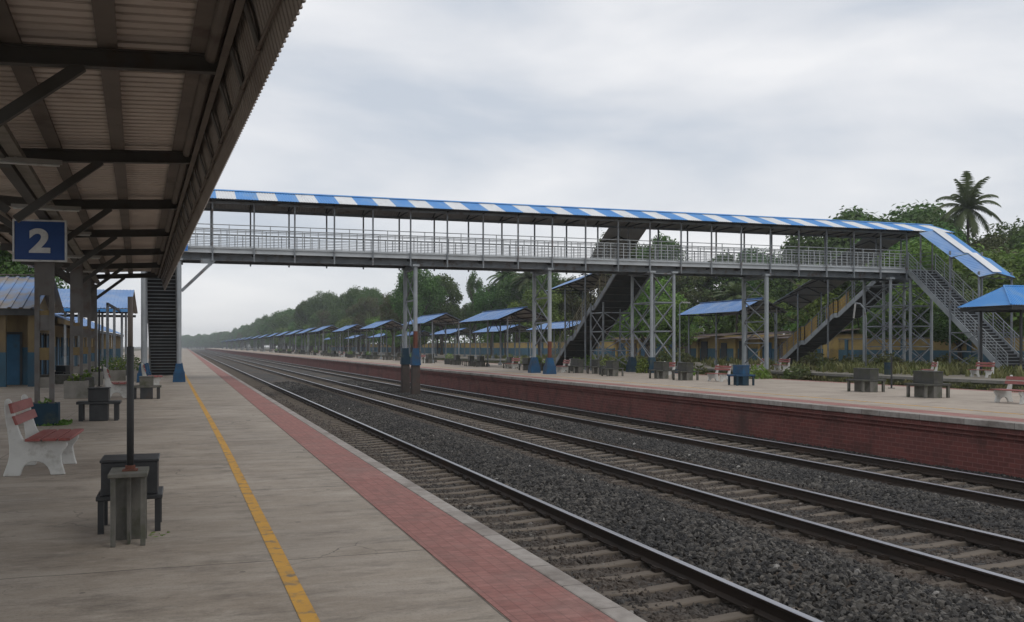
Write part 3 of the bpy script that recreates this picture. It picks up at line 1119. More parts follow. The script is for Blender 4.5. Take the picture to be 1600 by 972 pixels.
p = row(1450, 621); ds.location = p; ds.scale = (.82, .85, 1)
ds['label'] = 'grey stone seat on the far platform, between the rightmost bench and another grey seat'
p = row(1353, 612); dup(ds, p, 0, 'grey stone seat with a turquoise end panel on the far platform')
m = MB(); m.box(-.02, .48, .0, .03, 0, .38)
p = row(1158, 602); bl.location = p; bl.scale = (.72, .75, 1)
p = row(1583, 630)
dup(bench, (p[0] + .1, p[1], Z2), math.pi - .1, 'red and white bench at the right end of the far platform row', 'seats in a row along the far platform', (.75, .75, .72))
p = row(1124, 596); dup(bench, p, math.pi + .05, 'red and white bench beside the blue stone seat on the far platform', 'seats in a row along the far platform', (.75, .75, .70))
p = row(1071, 594); dup(ds, p, 0, 'dark stone seat left of the red bench by the footbridge tower', 'seats in a row along the far platform')
fp = planter('planted_tub', 'tub of leafy plants in the long row on the far platform', .6, .45, m_dstone, (20.4, 41, Z2), 0, 31, m_leaf2, 150, 1.2, .6)
fp['group'] = 'plant tubs in the far platform row'
y = 39.3
i = 0
q = random.Random(5)
while y < 240:
    x = 20.2 + q.uniform(-.5, .5) + (.9 if i % 3 == 1 else 0)
    k = i % 5
    if k in (0, 2):
        dup(ds, (x, y, Z2), q.uniform(-.1, .1), 'dark stone seat in the long row leading away along the far platform', 'dark stone seats in the far row')
    elif k == 1:
        dup(bench, (x, y, Z2), math.pi + q.uniform(-.15, .15), 'small red and white bench in the long row leading away along the far platform', 'red benches in the far row', (.75, .75, .75))
    elif k == 3:
        if i == 3:
            fp.location = (x, y, Z2)
        else:
            dup(fp, (x, y, Z2), q.uniform(0, 1.5), 'tub of leafy plants in the long row on the far platform', 'plant tubs in the far platform row')
    else:
        dup(ds, (x, y, Z2), q.uniform(-.1, .1), 'dark stone seat in the long row leading away along the far platform', 'dark stone seats in the far row')
    y += q.uniform(1.3, 2.1) if y < 60 else q.uniform(1.7, 2.9)
    i += 1
# benches on the third platform
for u_, v_, lb, rz in ((1222, 576, 'red and white bench at the foot of the yellow sided stair', math.pi), (1436, 585, 'red and white bench on the third platform before the tall lattice tower', 2.6), (1535, 592, 'red and white bench beside the foot of the right hand stair', math.pi), (1103, 577, 'red and white bench on the third platform before the old outbuilding', 2.8)):
    d_ = 45.5 if u_ > 1400 else 58
    X_, Y_ = at(u_, d_)
    dup(bench, (max(X_, 33.2), Y_, Z2), rz, lb, 'benches on the third platform', (.75, .75, .75))

# ------------------------------------------------------------------ footbridge
FB = (-.2, 48.75, 0)
fb = thing('footbridge', 'long grey steel footbridge with blue and white striped roof spanning the tracks', 'footbridge', FB)
YF, YR = 47.6, 49.9
X0, X1 = -2.1, 42.95
PX = [1.27 + 1.88 * k for k in range(-1, 23)]
DK = 6.2


def fbuild(m, name, mt, parent=fb, **kw):
    return m.build(name, mt, parent, FB, **kw)


m = MB(); m.box(X0, X1, YF - .1, YR + .1, 6.08, 6.18); fbuild(m, 'deck_plate', m_under)
gaps_rear = [(23.2, 25.35), (41.1, 42.9), (-1.85, -.35)]
for yy, s in ((YF - .12, -1), (YR + .12, 1)):
    m = MB()
    m.box(X0, X1, yy - .01, yy + .01, 6.0, 6.23)
    f = .06 * s
    for z in (6.0, 6.21):
        m.box(X0, X1, min(yy + s * .011, yy + s * .011 + f), max(yy + s * .011, yy + s * .011 + f), z, z + .018)
    fbuild(m, 'edge_channel', m_pale)
    m = MB()
    yi = yy - s * .42
    m.box(X0, X1, yi - .012, yi + .012, 5.70, 6.078)
    m.box(X0, X1, yi - .10, yi + .10, 5.675, 5.698)
    fbuild(m, 'girder', m_steel)
for i, x in enumerate(PX):
    m = MB(); m.box(x - .06, x + .06, YF - .1, YR + .1, 5.9, 6.076); fbuild(m, 'floor_beam', m_dark)
for x in PX:
    for yy in (YF, YR):
        m = MB(); 
        yo = yy - .20 if yy == YF else yy + .20
        m.box(x - .035, x + .035, yo - .035, yo + .035, 5.62, 8.36)
        fbuild(m, 'roof_post', m_steel)
EZ, RZ_ = 8.44, 9.12
EY0, EY1, RY = 46.72, 50.78, 48.75
for x in PX:
    m = MB()
    m.beam((x, EY0 + .1, EZ - .05), (x, RY, RZ_ - .07), .05, .07)
    m.beam((x, EY1 - .1, EZ - .05), (x, RY, RZ_ - .07), .05, .07)
    m.beam((x, EY0 + .35, EZ - .04), (x, EY1 - .35, EZ - .04), .05, .06)
    fbuild(m, 'roof_truss', m_dark)
for yy, z in ((EY0 + .12, EZ), (EY1 - .12, EZ), (47.8, 8.76), (49.7, 8.76)):
    m = MB(); m.box(X0, 43.6, yy - .03, yy + .03, z - .035, z + .035); fbuild(m, 'purlin', m_dark)
for yo in (YF - .20, YR + .20):
    m = MB(); m.box(X0, X1, yo - .04, yo + .04, 8.30, 8.42); fbuild(m, 'eave_beam', m_steel)
XA = -2.3


def stripe(t):
    x = XA + t
    f_ = ((x - 1.43) / 1.87) % 1
    return 1 if f_ < .475 else 0


slope = math.hypot(RY - EY0, RZ_ - EZ)
for s, ye in ((-1, EY0), (1, EY1)):
    m = MB()
    m.sheet((XA, RY, RZ_), (1, 0, 0), (0, ye - RY, EZ - RZ_), 43.75 - XA, slope, .1254, .022, .005, 0, 2, 'wave', 1, stripe)
    fbuild(m, 'roof_sheet', [m_blue, m_white, m_under])
m = MB()
m.beam((XA, RY - .1, RZ_ + .012), (43.75, RY - .1, RZ_ + .012), .24, .012, up=(0, -.33, 1))
m.beam((XA, RY + .1, RZ_ + .012), (43.75, RY + .1, RZ_ + .012), .24, .012, up=(0, .33, 1))
fbuild(m, 'ridge_cap', m_blue)


def rail_panel(x0, x1, yy):
    m = MB()
    for z in (6.36, 6.52, 6.68, 6.84, 7.0):
        m.tube([(x0, yy, z), (x1, yy, z)], .016, 5)
    m.tube([(x0, yy, 7.14), (x1, yy, 7.14)], .028, 6)
    m.tube([(x0, yy, 7.34), (x1, yy, 7.34)], .022, 6)
    n_ = 5
    for k_ in range(1, n_):
        x = x0 + (x1 - x0) * k_ / n_
        m.box(x - .018, x + .018, yy - .018, yy + .018, 6.2, 7.36 if k_ == 2 else 7.14)
    m.box(x0, x1, yy - .008, yy + .008, 6.2, 6.32)
    return m


xx = [X0 + .05] + PX + [42.9]
for a_, b_ in zip(xx, xx[1:]):
    for yy in (YF - .06, YR + .06):
        front = yy < 48
        segs = [(a_, b_)]
        holes = [(40.95, 42.95)] if front else gaps_rear
        for h0, h1 in holes:
            ns = []
            for s0, s1 in segs:
                if h1 <= s0 or h0 >= s1:
                    ns.append((s0, s1)); continue
                if h0 - s0 > .25: ns.append((s0, h0))
                if s1 - h1 > .25: ns.append((h1, s1))
            segs = ns
        for s0, s1 in segs:
            fbuild(rail_panel(s0 + .002, s1 - .002, yy), 'railing', m_pale)
for xe in (X0 + .03, X1 - .03):
    m = MB()
    for z in (6.36, 6.6, 6.84, 7.14, 7.34):
        m.tube([(xe, YF, z), (xe, YR, z)], .018, 5)
    for yy in (YF + .1, 48.75, YR - .1):
        m.box(xe - .018, xe + .018, yy - .018, yy + .018, 6.2, 7.36)
    fbuild(m, 'railing', m_steel)

# piers
def lattice(m, p0, p1, z0, z1, n_, w_=.045, mt=0, horiz=True):
    """x-bracing in the vertical plane between plan points p0 and p1"""
    for k_ in range(n_):
        a_, b_ = z0 + (z1 - z0) * k_ / n_, z0 + (z1 - z0) * (k_ + 1) / n_
        m.beam((p0[0], p0[1], a_), (p1[0], p1[1], b_), w_, w_, mt)
        m.beam((p0[0] + .03, p0[1] + .03, b_), (p1[0] + .03, p1[1] + .03, a_), w_, w_, mt)
        if horiz:
            m.beam((p0[0], p0[1], b_), (p1[0], p1[1], b_), w_ * 1.5, w_ * 1.5, mt)


def pcol(x, yy, z0, base_z, plinth=True, band=False, r_=.105, top=5.72, pm=m_blupl, ps=1.0):
    m = MB(); m.tube([(x, yy, z0 + .02), (x, yy, top)], r_, 12); m.cbox(x, yy, top - .1, .34, .34, .1)
    c = fbuild(m, 'pier_column', m_steel_l)
    if plinth:
        m = MB(); m.taper(x, yy, base_z, base_z + .42, .56 * ps, .50 * ps); m.taper(x, yy, base_z + .42, base_z + .85, .44 * ps, .28)
        fbuild(m, 'plinth', pm, c)
    if band:
        m = MB(); m.tube([(x, yy, base_z + .85), (x, yy, base_z + 1.7)], r_ + .004, 12)
        fbuild(m, 'painted_band', m_rust, c)
    return c


# pier between the tracks, on a brick footing
xq = 10.95
for yf in (YF - .05, YR):
    m = MB()
    m.taper(xq, yf, -1.0, .70, .44, .38)
    fbuild(m, 'pier_footing', m_foot, bevel=.02)
pcol(xq, YF - .05, .7, .7, True, True, ps=.82)
pcol(xq, YR, .7, .7, True, False, pm=m_teal, ps=.82)
m = MB(); m.beam((xq, YF, 5.66), (xq, YR, 5.66), .2, .2)
lattice(m, (xq, YF), (xq, YR), 2.4, 5.5, 2, .05)
fbuild(m, 'pier_bracing', m_steel)
for x in (18.1,):
    pcol(x, YF - .05, Z2, Z2, True, True)
    pcol(x, YR, Z2, Z2, True, False)
    m = MB(); m.beam((x, YF, 5.66), (x, YR, 5.66), .2, .2)
    lattice(m, (x, YF), (x, YR), 1.6, 5.5, 3, .05)
    fbuild(m, 'pier_bracing', m_steel)
# lattice tower under the junction with the middle stair
tw = [(24.0, YF - .05), (25.35, YF - .05), (24.0, YR + .05), (25.35, YR + .05)]
for i, (x, yy) in enumerate(tw):
    pcol(x, yy, Z2 if x < 25 else -.5, Z2 if x < 25 else -.45, True, False, .085, pm=m_teal)
m = MB()
lattice(m, tw[0], tw[1], .9, 5.6, 3); lattice(m, tw[2], tw[3], .9, 5.6, 3); lattice(m, tw[0], tw[2], .9, 5.6, 3); lattice(m, tw[1], tw[3], .9, 5.6, 3)
fbuild(m, 'tower_bracing', m_steel)
# second tower, behind, carrying the stair landing
tw = [(22.95, 51.6), (24.85, 51.6), (22.95, 53.4), (24.85, 53.4)]
for (x, yy) in tw:
    m = MB(); m.tube([(x, yy, Z2), (x, yy, 4.2)], .06, 8); fbuild(m, 'pier_column', m_steel)
m = MB()
lattice(m, tw[0], tw[1], .3, 3.6, 3); lattice(m, tw[0], tw[2], .3, 3.6, 3); lattice(m, tw[1], tw[3], .3, 3.6, 3)
fbuild(m, 'tower_bracing', m_steel)
# single pier over the abandoned bed
x = 31.2
pcol(x, YF - .05, -.5, -.5, True, False, .12, pm=m_moss)
pcol(x, YR, -.5, -.5, True, False, .12, pm=m_moss)
m = MB(); m.beam((x, YF, 5.66), (x, YR, 5.66), .2, .2); lattice(m, (x, YF), (x, YR), .6, 5.5, 4, .05)
fbuild(m, 'pier_bracing', m_steel)
# tower at the right end
tw = [(39.7, YF - .05), (41.15, YF - .05), (42.7, YF - .05), (39.7, YR), (41.15, YR), (42.7, YR)]
for (x, yy) in tw:
    pcol(x, yy, Z2, Z2, False, False, .09)
m = MB()
for a_, b_ in ((0, 1), (1, 2), (3, 4), (4, 5), (0, 3), (2, 5)):
    lattice(m, tw[a_], tw[b_], .4, 5.3, 4)
fbuild(m, 'tower_bracing', m_steel)
# left end columns with knee brace
for x, yy in ((-.2, YF - .05), (-1.75, YF - .05), (-1.75, YR + .1), (-.2, YR + .1)):
    pcol(x, yy, 0, 0, True, False, .10)
m = MB(); m.beam((-.1, YF - .05, 4.2), (1.35, YF - .05, 5.66), .12, .14); m.box(.75, 1.35, YF - .09, YF - .01, 5.5, 5.72)
fbuild(m, 'knee_brace', m_steel)

# staircases: run along y from (y0,z0) at the deck to (y1,z1) at the ground, with landings
def staircase(xa, xb, y0, y1, z0, z1, landings, rail_mt, roof=None, panels=None, tread_m=m_dark, posts=(), closed=True, soffit=False):
    sgn = 1 if y1 > y0 else -1
    st_ = bpy.data.objects.new('staircase', None); COL.objects.link(st_); st_.parent = fb
    run = abs(y1 - y0); lt = sum(l for _, l in landings)
    k = (z0 - z1) / (run - lt)
    path = [(0, z0)]
    t = 0; z = z0
    for f_, l in landings:
        t2 = (run - lt) * f_ + sum(l2 for f2, l2 in landings if f2 < f_)
        z = z0 - k * (run - lt) * f_
        path.append((t2, z)); path.append((t2 + l, z))
    path.append((run, z1))
    P = [(y0 + sgn * t_, z_) for t_, z_ in path]
    for x in (xa, xb):
        m = MB()
        for (ya, za), (yb, zb) in zip(P, P[1:]):
            m.beam((x, ya, za - .08), (x, yb, zb - .08), .06, .30)
        fbuild(m, 'stringer', m_steel_l if xa > 30 else m_steel, st_)
    m = MB()
    for (ya, za), (yb, zb) in zip(P, P[1:]):
        if abs(za - zb) < .01:
            m.box(xa + .03, xb - .03, min(ya, yb), max(ya, yb), za - .05, za); continue
        n_ = max(2, round(abs(za - zb) / .17))
        for i in range(n_):
            f0, f1 = i / n_, (i + 1) / n_
            yy0, yy1 = ya + (yb - ya) * f0, ya + (yb - ya) * f1
            zz = za + (zb - za) * f1
            m.box(xa + .03, xb - .03, min(yy0, yy1) - .015, max(yy0, yy1) + .015, zz - .02, zz + .015)
            if closed:
                yn = yy0
                m.box(xa + .03, xb - .03, yn - .006, yn + .006, zz + .016, zz + abs(za - zb) / n_ - .021)
                # nosing strip seen from below
                m.box(xa + .03, xb - .03, min(yy0, yy1) - .03, min(yy0, yy1) - .017, zz - .022, zz + .014, 1)
    fbuild(m, 'steps', [tread_m, m_steel_l], st_)
    if soffit:
        m = MB()
        for (ya, za), (yb, zb) in zip(P, P[1:]):
            m.beam(((xa + xb) / 2, ya, za - .215), ((xa + xb) / 2, yb, zb - .215), xb - xa - .07, .012)
            n_ = max(1, round(abs(yb - ya) / .6))
            for i in range(n_):
                f_ = (i + .5) / n_
                yy, zz = ya + (yb - ya) * f_, za + (zb - za) * f_ - .24
                m.box(xa + .04, xb - .04, yy - .025, yy + .025, zz - .03, zz + .012, 1)
        fbuild(m, 'soffit', [m_dark, m_rafter], st_)
    for x in (xa - .02, xb + .02):
        m = MB()
        for (ya, za), (yb, zb) in zip(P, P[1:]):
            for hgt, r_ in ((.25, .014), (.45, .014), (.65, .014), (.85, .014), (1.05, .025)):
                m.tube([(x, ya, za + hgt), (x, yb, zb + hgt)], r_, 5)
            L_ = math.hypot(ya - yb, za - zb); n_ = max(1, round(L_ / .95))
            for i in range(n_ + 1):
                f_ = i / n_
                yy, zz = ya + (yb - ya) * f_, za + (zb - za) * f_
                m.box(x - .022, x + .022, yy - .022, yy + .022, zz - .1, zz + 1.07)
        fbuild(m, 'railing', rail_mt, st_)
    if panels:
        for (t0, t1, hgt, side) in panels:
            m = MB()
            x = xb - .06 if side > 0 else xa + .06
            for (ya, za), (yb, zb) in zip(P, P[1:]):
                a0, a1 = sorted((abs(ya - y0), abs(yb - y0)))
                s0, s1 = max(t0, a0), min(t1, a1)
                if s1 - s0 < .05: continue
                g0 = za + (zb - za) * (s0 - a0) / (a1 - a0); g1 = za + (zb - za) * (s1 - a0) / (a1 - a0)
                m.sheet((x, y0 + sgn * s0, g0 + .1), (0, sgn * (s1 - s0), g1 - g0), (0, 0, 1), math.hypot(s1 - s0, g1 - g0), hgt, .2, .02, .005, 0, 0)
            fbuild(m, 'side_panel', m_yel, st_)
    for (x, yy, za, zb, r_) in posts:
        m = MB(); m.tube([(x, yy, za), (x, yy, zb)], r_, 8); fbuild(m, 'stair_post', m_steel, st_)
    if roof:
        for (ya, za, yb, zb, mats, hw, rise) in roof:
            m = MB()
            xm = (xa + xb) / 2
            d_ = (0, yb - ya, zb - za); L_ = math.hypot(yb - ya, zb - za)
            for s in (-1, 1):
                ed = Vector((s * hw, 0, -rise))
                # corrugations run from ridge to eave
                m.sheet((xm, ya, za), d_, ed, L_, ed.length, .15, .02, .006, 0 if s < 0 else (2 if len(mats) > 2 else 0), 1, 'wave')
            if len(mats) > 2:
                off_ = Vector(d_).normalized()
                m.beam((xm, ya, za + .035), (xm, yb, zb + .035), .62, .012, 3)
            fbuild(m, 'stair_roof', mats, st_)
            m = MB()
            n_ = max(2, round(L_ / 1.6))
            for i in range(n_ + 1):
                f_ = i / n_
                yy, zz = ya + (yb - ya) * f_, za + (zb - za) * f_
                m.beam((xm - hw + .05, yy, zz - rise - .05), (xm, yy, zz - .06), .05, .06)
                m.beam((xm + hw - .05, yy, zz - rise - .05), (xm, yy, zz - .06), .05, .06)
                m.beam((xm - hw + .1, yy, zz - rise - .06), (xm + hw - .1, yy, zz - rise - .06), .05, .05)
            fbuild(m, 'roof_frame', m_dark, st_)
    return st_


dkm = [m_blue_f, m_under]
# near platform stair, seen from below
staircase(-1.78, -.36, YR + .13, 59.6, 6.18, .0, [(.5, .9)], m_steel, roof=[(50.9, 8.9, 60.0, 4.6, dkm, .82, .3)],
          posts=[(-1.86, 54.9, 0, 6.3, .05), (-.28, 54.9, 0, 6.3, .05), (-1.86, 59.4, 0, 4.3, .05), (-.28, 59.4, 0, 4.3, .05)])
# middle stair down to the far platform
staircase(23.2, 25.3, YR + .13, 60.6, 6.18, Z2, [(.36, .5), (.66, .5)], m_ydull, soffit=True,
          roof=[(50.85, 9.0, 55.3, 6.55, dkm, 1.2, .45), (55.2, 6.3, 60.9, 5.9, dkm, 1.45, .62)],
          posts=[(23.1, 57.9, Z2, 5.6, .055), (25.4, 57.9, -.45, 5.6, .055), (23.1, 60.5, Z2, 5.35, .05), (25.4, 60.5, -.45, 5.35, .05), (23.1, 54.6, Z2, 6.4, .055), (25.4, 54.6, -.45, 6.4, .055)])
# right stair going away to the third platform
staircase(41.1, 42.85, YR + .13, 61.6, 6.18, Z2, [(.4, .5), (.7, .5)], m_steel, soffit=True,
          roof=[(50.85, 9.0, 56.2, 7.0, dkm, 1.45, .5), (56.1, 6.8, 61.8, 5.0, dkm, 1.5, .55)],
          panels=[(3.2, 5.6, .8, -1), (6.6, 10.6, .95, -1)],
          posts=[(41.0, 55.2, Z2, 6.9, .06), (42.95, 55.2, Z2, 6.9, .06), (41.0, 58.6, Z2, 5.5, .055), (42.95, 58.6, Z2, 5.5, .055), (41.0, 61.4, Z2, 4.6, .05), (42.95, 61.4, Z2, 4.6, .05)])
# right stair coming towards the viewer
cm = [m_blue_f, m_under, m_blue, m_white]
staircase(40.95, 42.9, YF - .13, 40.1, 6.18, Z2, [], m_steel_l,
          roof=[(46.3, 8.5, 43.8, 6.88, cm, 1.25, .25), (43.55, 6.86, 41.75, 5.65, cm, 1.25, .25)],
          posts=[(40.8, 44.0, Z2, 7.0, .06), (43.05, 44.0, Z2, 7.0, .06), (40.8, 41.9, Z2, 5.7, .06), (43.05, 41.9, Z2, 5.7, .06), (40.8, 46.3, 5.7, 8.4, .05), (43.05, 46.3, 5.7, 8.4, .05)])
m = MB(); lattice(m, (40.8, 44.0), (40.8, 41.9), .3, 2.4, 2, .04); lattice(m, (43.05, 44.0), (43.05, 41.9), .3, 2.4, 2, .04)
fbuild(m, 'tower_bracing', m_steel)

# tarpaulin on the left end of the deck
m = MB()
q = random.Random(4)
g_ = [[(-.12 + .10 * i, YF - .30 - .03 * math.sin(i * 2 + j) - .015 * j, 6.75 - .12 * j + q.uniform(-.03, .03)) for i in range(4)] for j in range(7)]
vs_ = [p for r_ in g_ for p in r_] + [(p[0], p[1] + .012, p[2]) for r_ in g_ for p in r_]
fs_ = []
for j in range(6):
    for i in range(3):
        a_ = j * 4 + i
        fs_ += [(a_, a_ + 1, a_ + 5, a_ + 4), (a_ + 32, a_ + 28, a_ + 29, a_ + 33)]
m.add(vs_, fs_)
tag(m.build('tarpaulin', m_tarp), 'crumpled blue tarpaulin hung on the footbridge railing beside the canopy', 'tarpaulin')

# ------------------------------------------------------------------ shelters
def make_shelter(label, L_=9.5, hw=2.0, ez=3.4, rz_=4.22, name='platform_shelter', group=None, mt=m_blue_f):
    r = thing(name, label, 'shelter', (0, 0, 0), 0, group)
    for s in (-1, 1):
        m = MB()
        m.sheet((0, 0, rz_), (0, 1, 0), (s * hw, 0, ez - rz_), L_, math.hypot(hw, rz_ - ez), .19, .025, .008, 0, 1)
        m.build('roof_sheet', [mt, m_under], r)
    m = MB(); m.beam((0, -.02, rz_ + .03), (0, L_ + .02, rz_ + .03), .3, .02); m.build('ridge_cap', mt, r)
    for y in (.25, L_ / 2, L_ - .25):
        m = MB()
        m.beam((-hw + .1, y, ez - .05), (0, y, rz_ - .1), .06, .09)
        m.beam((hw - .1, y, ez - .05), (0, y, rz_ - .1), .06, .09)
        m.beam((-hw + .3, y, ez - .02), (hw - .3, y, ez - .02), .06, .08)
        m.beam((-1.15, y, ez - .75), (-.55, y, rz_ - .38), .05, .05)
        m.beam((1.15, y, ez - .75), (.55, y, rz_ - .38), .05, .05)
        m.build('roof_truss', m_dark, r)
        for s in (-1.2, 1.2):
            m = MB(); m.tube([(s, y, 0), (s, y, ez + .25)], .06, 8); m.taper(s, y, 0, .35, .3, .2)
            m.build('post', m_steel, r)
    for x in (-1.35, -.7, .7, 1.35):
        z = rz_ - (rz_ - ez) * abs(x) / hw - .07
        m = MB(); m.box(x - .03, x + .03, .05, L_ - .05, z - .035, z + .03); m.build('purlin', m_dark, r)
    return r


sh = make_shelter('blue gabled platform shelter nearest behind the middle stair on the far platform', group='blue shelters along the far platform')
sh.location = (21.8, 61.8, Z2 - .15)
lab2 = ['blue gabled shelter on the far platform seen right of the pier between the tracks', 'blue gabled shelter on the far platform left of the pier between the tracks', 'blue gabled shelter on the far platform, third one left of the pier']
yy = [82.7, 106, 128.5, 152, 172, 192, 215, 240, 270, 300, 335, 370, 410, 455, 505, 560]
for i, y in enumerate(yy):
    s_ = 1.0 if i < 3 else 1.08
    dup(sh, (21.8, y, Z2 - .1), 0, lab2[i] if i < 3 else 'small distant blue shelter in the row fading away along the far platform', 'blue shelters along the far platform' if i < 3 else 'distant blue shelters', (s_, s_ * (1.15 if i > 4 else 1), s_ * 1.05))
s3 = dup(sh, (38.0, 58.3, Z2), 0, 'large blue gabled shelter on the third platform between the stairs', 'shelters on the third platform', (1.0, .9, 1.13))
lab3 = ['low blue shelter on the third platform behind the middle stair', 'low blue shelter on the third platform behind the second gabled roof', 'low blue shelter on the third platform seen beside the pier']
for i, y in enumerate((84, 104, 126, 150, 176, 205, 240)):
    dup(sh, (36.0, y, Z2), 0, lab3[i] if i < 3 else 'low distant blue shelter in the second row on the third platform', 'shelters on the third platform' if i < 3 else 'distant shelters of the second row', (1.15, 1.2, .92))

# hipped blue shelter at the right edge
hs = thing('hipped_shelter', 'bright blue hipped roof shelter in front of the right hand stair', 'shelter', (36, 38, Z2))
OFF = (36, 38, Z2)
hx0, hx1, hy0, hy1, hez, hrz = 37.3, 49.5, 36.35, 39.75, 3.62, 4.63
hrx, hry = 38.6, 38.05
m = MB()
# front and rear slopes, corrugated, trimmed by the hip at the left
nseg = 80
for (ye, s) in ((hy0, -1), (hy1, 1)):
    vs_, fs_, x = [], [], hx0
    xs__ = [hx0 + (hx1 - hx0) * i / (nseg * 4) for i in range(nseg * 4 + 1)]
    for i, x in enumerate(xs__):
        f_ = min(1, (x - hx0) / (hrx - hx0))
        h_ = (0, .03, .03, 0)[i % 4] * (1 if f_ > .03 else 0)
        vs_.append((x, ye, hez + h_))
        vs_.append((x, ye + (hry - ye) * f_, hez + (hrz - hez) * f_ + h_))
    nn = len(xs__)
    for i in range(nn - 1):
        q_ = (2 * i, 2 * i + 2, 2 * i + 3, 2 * i + 1)
        fs_.append(q_ if s < 0 else q_[::-1])
    m.add(vs_, fs_, 0)
    m.add([(v[0], v[1], v[2] - .012) for v in vs_], [f[::-1] for f in fs_], 1)
m.add([(hx0, hy0, hez), (hrx, hry, hrz), (hx0, hy1, hez)], [(0, 1, 2)], 0)
m.add([(hx0, hy0, hez - .012), (hrx, hry, hrz - .012), (hx0, hy1, hez - .012)], [(2, 1, 0)], 1)
m.build('roof', [m_blue, m_under], hs, OFF)
m = MB(); m.tube([(hrx, hry, hrz + .02), (hx1, hry, hrz + .02)], .05, 8); m.tube([(hx0, hy0, hez + .03), (hrx, hry, hrz + .03)], .04, 8)
m.build('ridge_cap', m_blue, hs, OFF)
m = MB(); m.box(hx0 + .2, hx1, hy0 + .06, hy0 + .12, hez - .22, hez - .03); m.box(hx0 + .2, hx1, hy1 - .12, hy1 - .06, hez - .22, hez - .03)
m.box(hx0 + .14, hx0 + .2, hy0 + .06, hy1 - .06, hez - .22, hez - .03)
m.build('fascia_board', m_dark, hs, OFF)
for x in (38.4, 41.6, 44.8, 47.8):
    for y in (36.8, 39.3):
        if x > 40 and y > 38 and x < 43.3:
            continue
        m = MB(); m.tube([(x, y, Z2), (x, y, hez)], .07, 8); m.build('post', m_dark, hs, OFF)

# blue awning shelter beyond the near canopy (ridge across the platform)
aw = thing('awning_shelter', 'blue roofed shelter on the near platform behind the canopy columns', 'shelter', (-5.5, 64, 0))
OFF = (-5.5, 64, 0)
m = MB()
m.sheet((-9.0, 67, 5.25), (1, 0, 0), (0, -5.0, -1.35), 6.0, math.hypot(5, 1.35), .2, .025, .008, 0, 1)
m.sheet((-9.0, 67, 5.25), (1, 0, 0), (0, 5.0, -1.35), 6.0, math.hypot(5, 1.35), .2, .025, .008, 0, 1)
m.build('roof_sheet', [m_blue_f, m_under], aw, OFF)
m = MB(); m.box(-9, -3, 61.95, 62.0, 3.68, 3.86); m.build('fascia_board', m_blue, aw, OFF)
for x in (-8.6, -6.6, -4.9, -3.5):
    for y in (62.6, 67, 71.4):
        m = MB(); m.tube([(x, y, 0), (x, y, 3.9 if y != 67 else 5.1)], .07, 8); m.build('post', m_steel, aw, OFF)
for x in (-4.9, -3.6):
    for y in (52.5, 57.5):
        m = MB(); m.tube([(x, y, 0), (x, y, 3.7)], .07, 8); m.build('post', m_steel, aw, OFF)
    m = MB(); m.beam((x, 52.3, 3.76), (x, 62.5, 3.76), .1, .12); m.build('beam', m_dark, aw, OFF)
for y in (62.6, 71.4):
    m = MB(); m.box(-8.9, -3.1, y - .05, y + .05, 3.62, 3.78); m.build('beam', m_dark, aw, OFF)

# ------------------------------------------------------------------ station buildings on the left
def station(label, y0, y1, xw, name='station_building', old=True):
    r = thing(name, label, 'building', (xw - 3, y0, 0))
    OFF = (xw - 3, y0, 0)
    m = MB()
    m.box(xw - 5, xw, y0, y1, 0, 3.1); m.prism([(xw - 5, 3.1), (xw, 3.1), (xw - 2.2, 4.45)], 'y', y0, y1)
    m.build('wall', m_ywall, r, OFF)
    m = MB(); m.box(xw + .002, xw + .02, y0, y1, 0, 1.62); m.box(xw - 5, xw + .02, y0 - .02, y0 - .002, 0, 1.62)
    m.build('blue_dado', m_bwall, r, OFF)
    y = y0 + 1.2
    k = 0
    while y < y1 - 2:
        m = MB()
        if k % 3 == 0:
            m.box(xw + .021, xw + .06, y, y + 1.2, .02, 2.2)
            f_ = m.build('door', m_bdoor, r, OFF)
            m = MB(); m.box(xw + .021, xw + .09, y - .1, y, 0, 2.3); m.box(xw + .021, xw + .09, y + 1.2, y + 1.3, 0, 2.3); m.box(xw + .021, xw + .09, y, y + 1.2, 2.2, 2.3)
            m.build('door_frame', m_dark, f_, OFF)
        else:
            m.box(xw + .021, xw + .05, y, y + 1.0, .9, 2.3)
            f_ = m.build('window', m_dark, r, OFF)
            m = MB()
            for a_ in (0, .5, 1.0):
                m.box(xw + .051, xw + .08, y + a_ - .04, y + a_ + .04, .9, 2.3)
            m.box(xw + .051, xw + .12, y - .1, y + 1.1, .82, .9)
            m.build('window_frame', m_bdoor, f_, OFF)
        y += 2.7
        k += 1
    ex = xw + 2.0
    m = MB()
    zr, ze = 4.75, 2.98
    d_ = Vector((ex - (xw - 2.2), 0, ze - zr))
    m.sheet((xw - 2.2, y0 - .5, zr), (0, 1, 0), d_, y1 - y0 + 1.0, d_.length, .45, .045, .01, 0, 1)
    d_ = Vector((-4.2, 0, -1.6))
    m.sheet((xw - 2.2, y0 - .5, zr), (0, 1, 0), d_, y1 - y0 + 1.0, d_.length, .45, .045, .01, 0, 1)
    m.build('roof', [m_oldroof if old else m_blue_f, m_under], r, OFF)
    m = MB(); m.box(ex - .06, ex - .02, y0 - .4, y1 + .4, ze - .26, ze - .05); m.build('fascia_board', m_dark, r, OFF)
    m = MB(); m.beam((xw - 2.2, y0 - .5, zr + .05), (xw - 2.2, y1 + .5, zr + .05), .3, .03); m.build('ridge_cap', m_tin, r, OFF)
    y = y0 + .4
    while y < y1:
        m = MB(); m.box(ex - .32, ex - .12, y - .1, y + .1, 1.4, 2.75)
        p_ = m.build('veranda_post', m_ywall, r, OFF)
        m = MB(); m.box(ex - .325, ex - .115, y - .105, y + .105, 0, 1.4); m.build('blue_base', m_bwall, p_, OFF)
        y += 3.4
    return r


